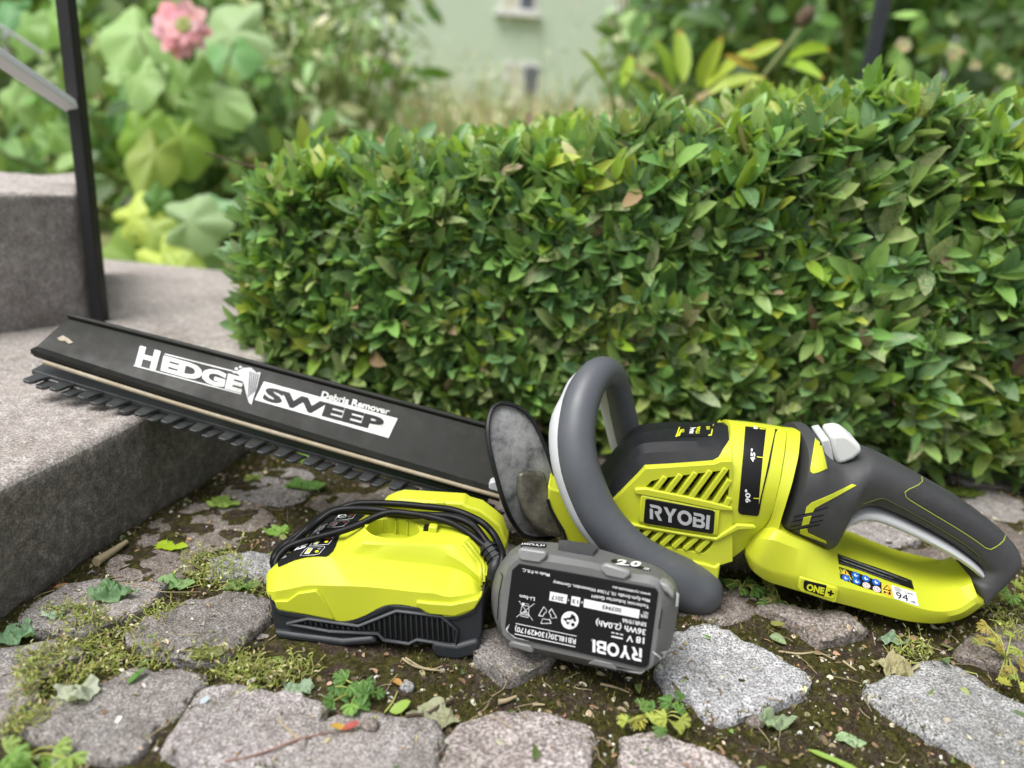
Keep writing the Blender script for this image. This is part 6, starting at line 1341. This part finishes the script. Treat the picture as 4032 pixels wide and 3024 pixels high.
weed('cranesbill_seedling', 'fresh green cut-leaved weed in the moss left of the dark stone', cB, [(30, 400), (60, 470), (120, 400), (150, 420), (220, 370), (250, 400), (290, 440), (20, 490), (130, 510), (180, 530), (215, 450), (100, 360)], GRW, .0072, .007, (180, 450))
weed('cranesbill_seedling', 'cut-leaved weed with some yellow leaves at the bright cobble', cB, [(1840, 620), (1930, 540), (2010, 550), (2090, 600), (2160, 560), (2120, 500), (2050, 650), (2150, 660), (2190, 480), (2000, 620), (2180, 600), (1900, 590)], GRW+((.45, .42, .07), (.38, .42, .08)), .0070, .010, (2060, 600))
weed('cranesbill_seedling', 'dark little weed in the shade under the handle', cC, [(700, 200), (740, 220), (780, 205), (650, 190), (720, 150), (690, 90)], ((.09, .18, .04), (.30, .30, .10), (.12, .2, .05)), .009, .006, (720, 200))
weed('cranesbill_seedling', 'low weed between the trimmer foot and the handle base', cC, [(400, 90), (440, 60), (480, 110), (520, 60), (560, 110), (600, 130), (380, 50), (640, 110)], ((.08, .17, .03), (.14, .24, .05)), .008, .005, (500, 100))
weed('feathery_weed', 'yellow feathery weed at the right edge of the photo', cC, [(1930, 440), (1960, 400), (2020, 430), (2080, 480), (2100, 600), (2060, 640), (2130, 580), (2180, 560), (2160, 660), (2100, 690), (2180, 480), (2040, 380), (1990, 330), (2190, 700), (2130, 400)], ((.42, .42, .07), (.34, .40, .08), (.38, .30, .07)), .0062, .016, (2090, 560))
weed('feathery_weed', 'green-yellow weed under the end of the grip', cC, [(2110, 110), (2160, 90), (2190, 160), (2140, 150), (2090, 150), (2200, 60), (2180, 200)], ((.32, .38, .08), (.16, .3, .06)), .007, .014, (2150, 170))
weed('broad_leaved_seedling', 'blurred seedling cluster at the lower left corner', cA, [(30, 1340), (60, 1380), (350, 1330), (420, 1400), (120, 1440), (200, 1440)], ((.18, .34, .06), (.3, .42, .1)), .010, .008, (150, 1400))
def flatleaf(name, label, px, conv, L, W, col, rot, h=.004, curl=.3, fold=.3, dmg=.5, stem=True, cat='leaf', mat=None):
    c = GP(conv(*px), h); l, n_ = drop(c[0], c[1]); c = np.array([c[0], c[1], l.z+.0015]); a = radians(rot); d = np.array([cos(a), sin(a), .12]); st_ = c-d*L/2
    g = leaves_geo(np.array([st_]), np.array([d]), np.array([[RNG.normal(0, .25), -.2+RNG.normal(0, .2), 1.]]), np.array([L]), np.array([W]), np.array([col]), fold, -curl, np.array([dmg]))
    o = leaves_obj(name, mat or M_leafb, None, g); tag(o, label, cat); return o
def crumpled(name, label, px, conv, R_, col, cat='leaf', hgt=.006, sd=0, lob=3, fl=1.0):
    c = GP(conv(*px), .002); l, n_ = drop(c[0], c[1]); n1, n2 = 14, 40; vs = []; at = []
    for i in range(n1):
        for k in range(n2):
            a = 2*pi*k/n2; rr = .82*R_*(i+.001)/(n1-1)*(1+.16*sin(lob*a+sd)+.10*sin((2*lob+1)*a+1+sd)+.05*sin(11*a+sd*2)); x = rr*cos(a); y = rr*sin(a)*.7
            z = hgt*.7*(abs(noise.fractal(Vector((x*130+sd, y*130, sd)), 1, 2, 3))*1.5*fl)+hgt*.35*sin(a*3+sd)*(i/n1)**2
            vs.append((l.x+x, l.y+y, l.z+.0012+max(0, z))); at.append((i/n1, abs(sin(lob*a/2))))
    fs = np.array([(i*n2+k, i*n2+(k+1) % n2, (i+1)*n2+(k+1) % n2, (i+1)*n2+k) for i in range(n1-1) for k in range(n2)]); N = len(vs); C4 = np.ones((N, 4)); C4[:, :3] = np.array(col); A4 = np.ones((N, 4)); A4[:, :2] = np.array(at); A4[:, 2] = .5
    return tag(raw(name, np.array(vs), fs, M_leafb, None, True, {'col': C4, 'leaf': A4}), label, cat)
# cut leaves and other single pieces lying about
crumpled('fallen_leaf', 'bright yellow-green heart-shaped leaf lying flat beside the step', (368, 1178), V_, .0125, (.42, .58, .03), hgt=.002, sd=1, lob=2, fl=.4)
crumpled('wilted_leaf', 'large curled grey-green clipping on the upper left cobble', (690, 400), cA, .016, (.16, .28, .14), hgt=.012, sd=2)
crumpled('wilted_leaf', 'wilted blue-green leaf at the left edge of the photo', (90, 630), cA, .015, (.22, .38, .22), hgt=.010, sd=3)
crumpled('wilted_leaf', 'pale mint-coloured leaf scrap above the pearlwort tangle', (340, 540), cA, .008, (.42, .55, .45), hgt=.004, sd=4)
crumpled('wilted_leaf', 'whitish dried leaf on the lower left cobble', (490, 1030), cA, .013, (.45, .48, .38), hgt=.008, sd=5, lob=3)
crumpled('wilted_leaf', 'olive half-dried leaf lying in the joint before the middle stone', (1290, 785), cA, .010, (.16, .17, .05), hgt=.004, sd=6, lob=2, fl=.5)
crumpled('wilted_leaf', 'torn green leaf left of the charger behind the pearlwort', (1080, 300), cA, .014, (.22, .36, .14), hgt=.006, sd=7, lob=3)
crumpled('wilted_leaf', 'pale curled leaf below the bright cobble', (690, 880), cC, .013, (.30, .38, .24), hgt=.010, sd=8)
crumpled('wilted_leaf', 'small round mint leaf scrap near the bottom right', (1160, 1000), cC, .0085, (.38, .52, .30), hgt=.004, sd=9, lob=2)
crumpled('wilted_leaf', 'folded grey-green leaf on the moss below the handle', (1410, 410), cC, .010, (.24, .34, .24), hgt=.007, sd=10)
crumpled('wilted_leaf', 'small curled leaf beside the front of the charger stone', (1860, 955), cA, .010, (.30, .40, .28), hgt=.007, sd=11)
crumpled('wilted_leaf', 'green leaf between pearlwort and charger on the left', (1500, 290), cA, .014, (.16, .28, .08), hgt=.004, sd=12, lob=2)
for k, (px, lab_, R_, col) in enumerate([((660, 1050), 'dark green leaf on the paving behind the charger', .018, (.12, .26, .05)), ((480, 1085), 'light green leaf near the step riser behind the yellow one', .015, (.28, .42, .08)), ((660, 985), 'round green leaf under the trimmer teeth', .018, (.20, .36, .04)), ((600, 1150), 'green leaf pair just left of the cord loops', .011, (.2, .36, .06)), ((545, 1030), 'small yellowish leaf at the dark corner of the step', .009, (.3, .36, .08)), ((600, 950), 'bright leaf hanging in the dark gap below the hedge', .020, (.10, .30, .02)), ((2080, 1062), 'dim green leaf in the dark under the hedge on the right', .022, (.10, .14, .02))]):
    crumpled('loose_leaf', lab_, px, V_, R_, col, hgt=.005, sd=20+k, lob=2+k % 2)
crumpled('ground_leaf', 'blurred round green leaf at the bottom left corner', (270, 1400), cA, .012, (.24, .42, .06), hgt=.003, sd=31, lob=1, fl=.3)
flatleaf('oval_leaf', 'small light green oval leaf on moss left of centre', (440, 500), cB, .012, .007, (.34, .48, .10), 10, fold=.15, dmg=.1)
flatleaf('red_leaf', 'small red and yellow leaf on the bottom cobblestone', (130, 685), cB, .010, .0045, (.42, .07, .07), 10, dmg=.3)
flatleaf('red_leaf', 'yellow stalk end of the red leaf on the bottom cobblestone', (50, 690), cB, .009, .004, (.65, .40, .08), 190, dmg=.2)
flatleaf('dry_leaf', 'orange-brown curled dry leaf on the moss', (420, 340), cB, .009, .004, (.50, .26, .08), 320, dmg=.3)
flatleaf('dry_leaf', 'folded tan leaf scrap near the small pinkish cobble', (720, 310), cC, .013, .006, (.34, .33, .10), 300, dmg=.5)
flatleaf('dry_leaf', 'green-grey leaf scrap left of the long straw', (720, 400), cC, .012, .006, (.30, .38, .22), 310, dmg=.5)
flatleaf('dry_leaf', 'dull leaf scrap right of the pearlwort tuft', (1750, 425), cC, .010, .005, (.24, .24, .14), 300, dmg=.5)
flatleaf('dry_leaf', 'rusty leaf tip at the foot of the step', (1000/2.88*0+400, 300), cA, .014, .006, (.50, .22, .08), 200, dmg=.2)
flatleaf('grass_blade', 'bright green grass blade at the bottom right of the photo', (1090, 1130), cC, .032, .004, (.30, .46, .08), 155, curl=.1, fold=.1, dmg=0)
flatleaf('paper_shard', 'tiny pale blue shard on the lower left cobblestone', (1272, 1045), cA, .006, .0035, (.55, .62, .72), 60, fold=.05, curl=.05, dmg=0, cat='shard', mat=M_petal)
flatleaf('oval_leaf', 'dark feathery clipping on the big left cobble', (858, 905), cA, .012, .005, (.10, .24, .04), 60, dmg=.2)
def stick_(name, label, conv, P, r_, mat, cat='twig', h=.003):
    pts_ = []
    for p in P:
        c = GP(conv(p[0], p[1]), h); l, _ = drop(c[0], c[1]); pts_.append((c[0], c[1], max(l.z+r_, 0.0)+(p[2] if len(p) > 2 else 0)))
    return tag(tube(name, pts_, [r_]+[r_*.8]*(len(P)-2)+[r_*.5], mat, None, 6, 14), label, cat)
stick_('twig', 'grey diagonal twig on the pale lichen patch', cB, [(478, 604), (600, 540), (700, 480), (778, 446)], .0011, M_root)
stick_('twig', 'tan forked stalk in front of the charger foot', cB, [(450, 200), (520, 245), (600, 265), (690, 275)], .0008, M_straw)
stick_('twig', 'second tan stalk in front of the charger foot', cB, [(470, 195), (560, 250), (640, 268), (700, 245)], .0007, M_straw)
stick_('twig', 'pale broken straw at the tip of the dark stone', cB, [(1050, 470), (1100, 460), (1160, 435)], .0016, M_straw)
stick_('twig', 'short straw lying right of the dark stone', cB, [(1262, 488), (1300, 486), (1338, 492)], .0009, M_straw)
stick_('twig', 'pale stalk below the battery corner', cB, [(1685, 358), (1780, 380), (1866, 412)], .0009, M_straw)
stick_('twig', 'curved pale straw on the moss under the handle', cC, [(722, 478), (850, 482), (960, 485), (1065, 520)], .0008, M_straw)
stick_('twig', 'reddish straw pointing at the right cobble', cC, [(1115, 530), (1160, 560), (1198, 584)], .0009, M_straw)
stick_('twig', 'long bent straw arching to the right cobble', cC, [(1400, 555), (1520, 535), (1680, 545), (1800, 570), (1930, 600)], .0008, M_gstem)
stick_('twig', 'thick green stalk leaning out of the clipping heap', cC, [(1410, 550), (1450, 490), (1500, 430), (1560, 395)], .0009, M_gstem)
stick_('twig', 'thin twig crossing the upper left joint', cA, [(600, 190), (690, 125), (790, 60)], .0035, M_straw)
stick_('twig', 'long thin grass stalk across the upper left cobble', cA, [(700, 310), (900, 330), (1000, 380), (1250, 340)], .0004, M_straw)
stick_('twig', 'reddish stem at the bottom edge of the photo', cA, [(1400, 1430), (1600, 1390), (1860, 1310), (2060, 1255)], .0007, plastic('red_stem', (.24, .13, .10), .6))
stick_('twig', 'thin branching stem meeting the reddish one', cA, [(1860, 1310), (1790, 1240), (1720, 1165)], .0007, M_straw)
stick_('twig', 'green curved stalk left of the oval leaf', cB, [(280, 625), (330, 540), (390, 470), (420, 400)], .0007, M_gstem)
crumpled('lichen_patch', 'pale grey-green lichen cushion on the moss below centre', (640, 550), cB, .016, (.36, .36, .24), cat='lichen', hgt=.004, sd=41, lob=3)
crumpled('clipping_heap', 'tangled dry grass clippings at the tip of the right cobble', (1420, 590), cC, .016, (.46, .40, .24), cat='clippings', hgt=.008, sd=42, lob=7, fl=1.6)
# pebble
def pebble(label, conv, px, r_, mat):
    c = GP(conv(*px), .001); l, _ = drop(c[0], c[1]); bm = bmesh.new(); bmesh.ops.create_icosphere(bm, subdivisions=2, radius=r_)
    vs = [np.array(v.co)*np.array([1.1, .9, .7])*(1+.2*noise.noise(v.co*400))+np.array([l.x, l.y, l.z+r_*.4]) for v in bm.verts]; fs = [[v.index for v in f.verts] for f in bm.faces]; bm.free()
    tag(mk('pebble', vs, fs, mat, None, smooth=40), label, 'pebble')
pebble('small pale blue-grey pebble on the moss', cB, (482, 385), .0042, M_st[1]); pebble('round dark pebble on the bottom cobblestone', cB, (250, 695), .0045, M_st[3]); pebble('black pebble beside the pale curled leaf', cC, (578, 900), .0050, M_st[3]); pebble('pale blurred pebble at the bottom left', cA, (395, 1405), .0050, M_st[1])
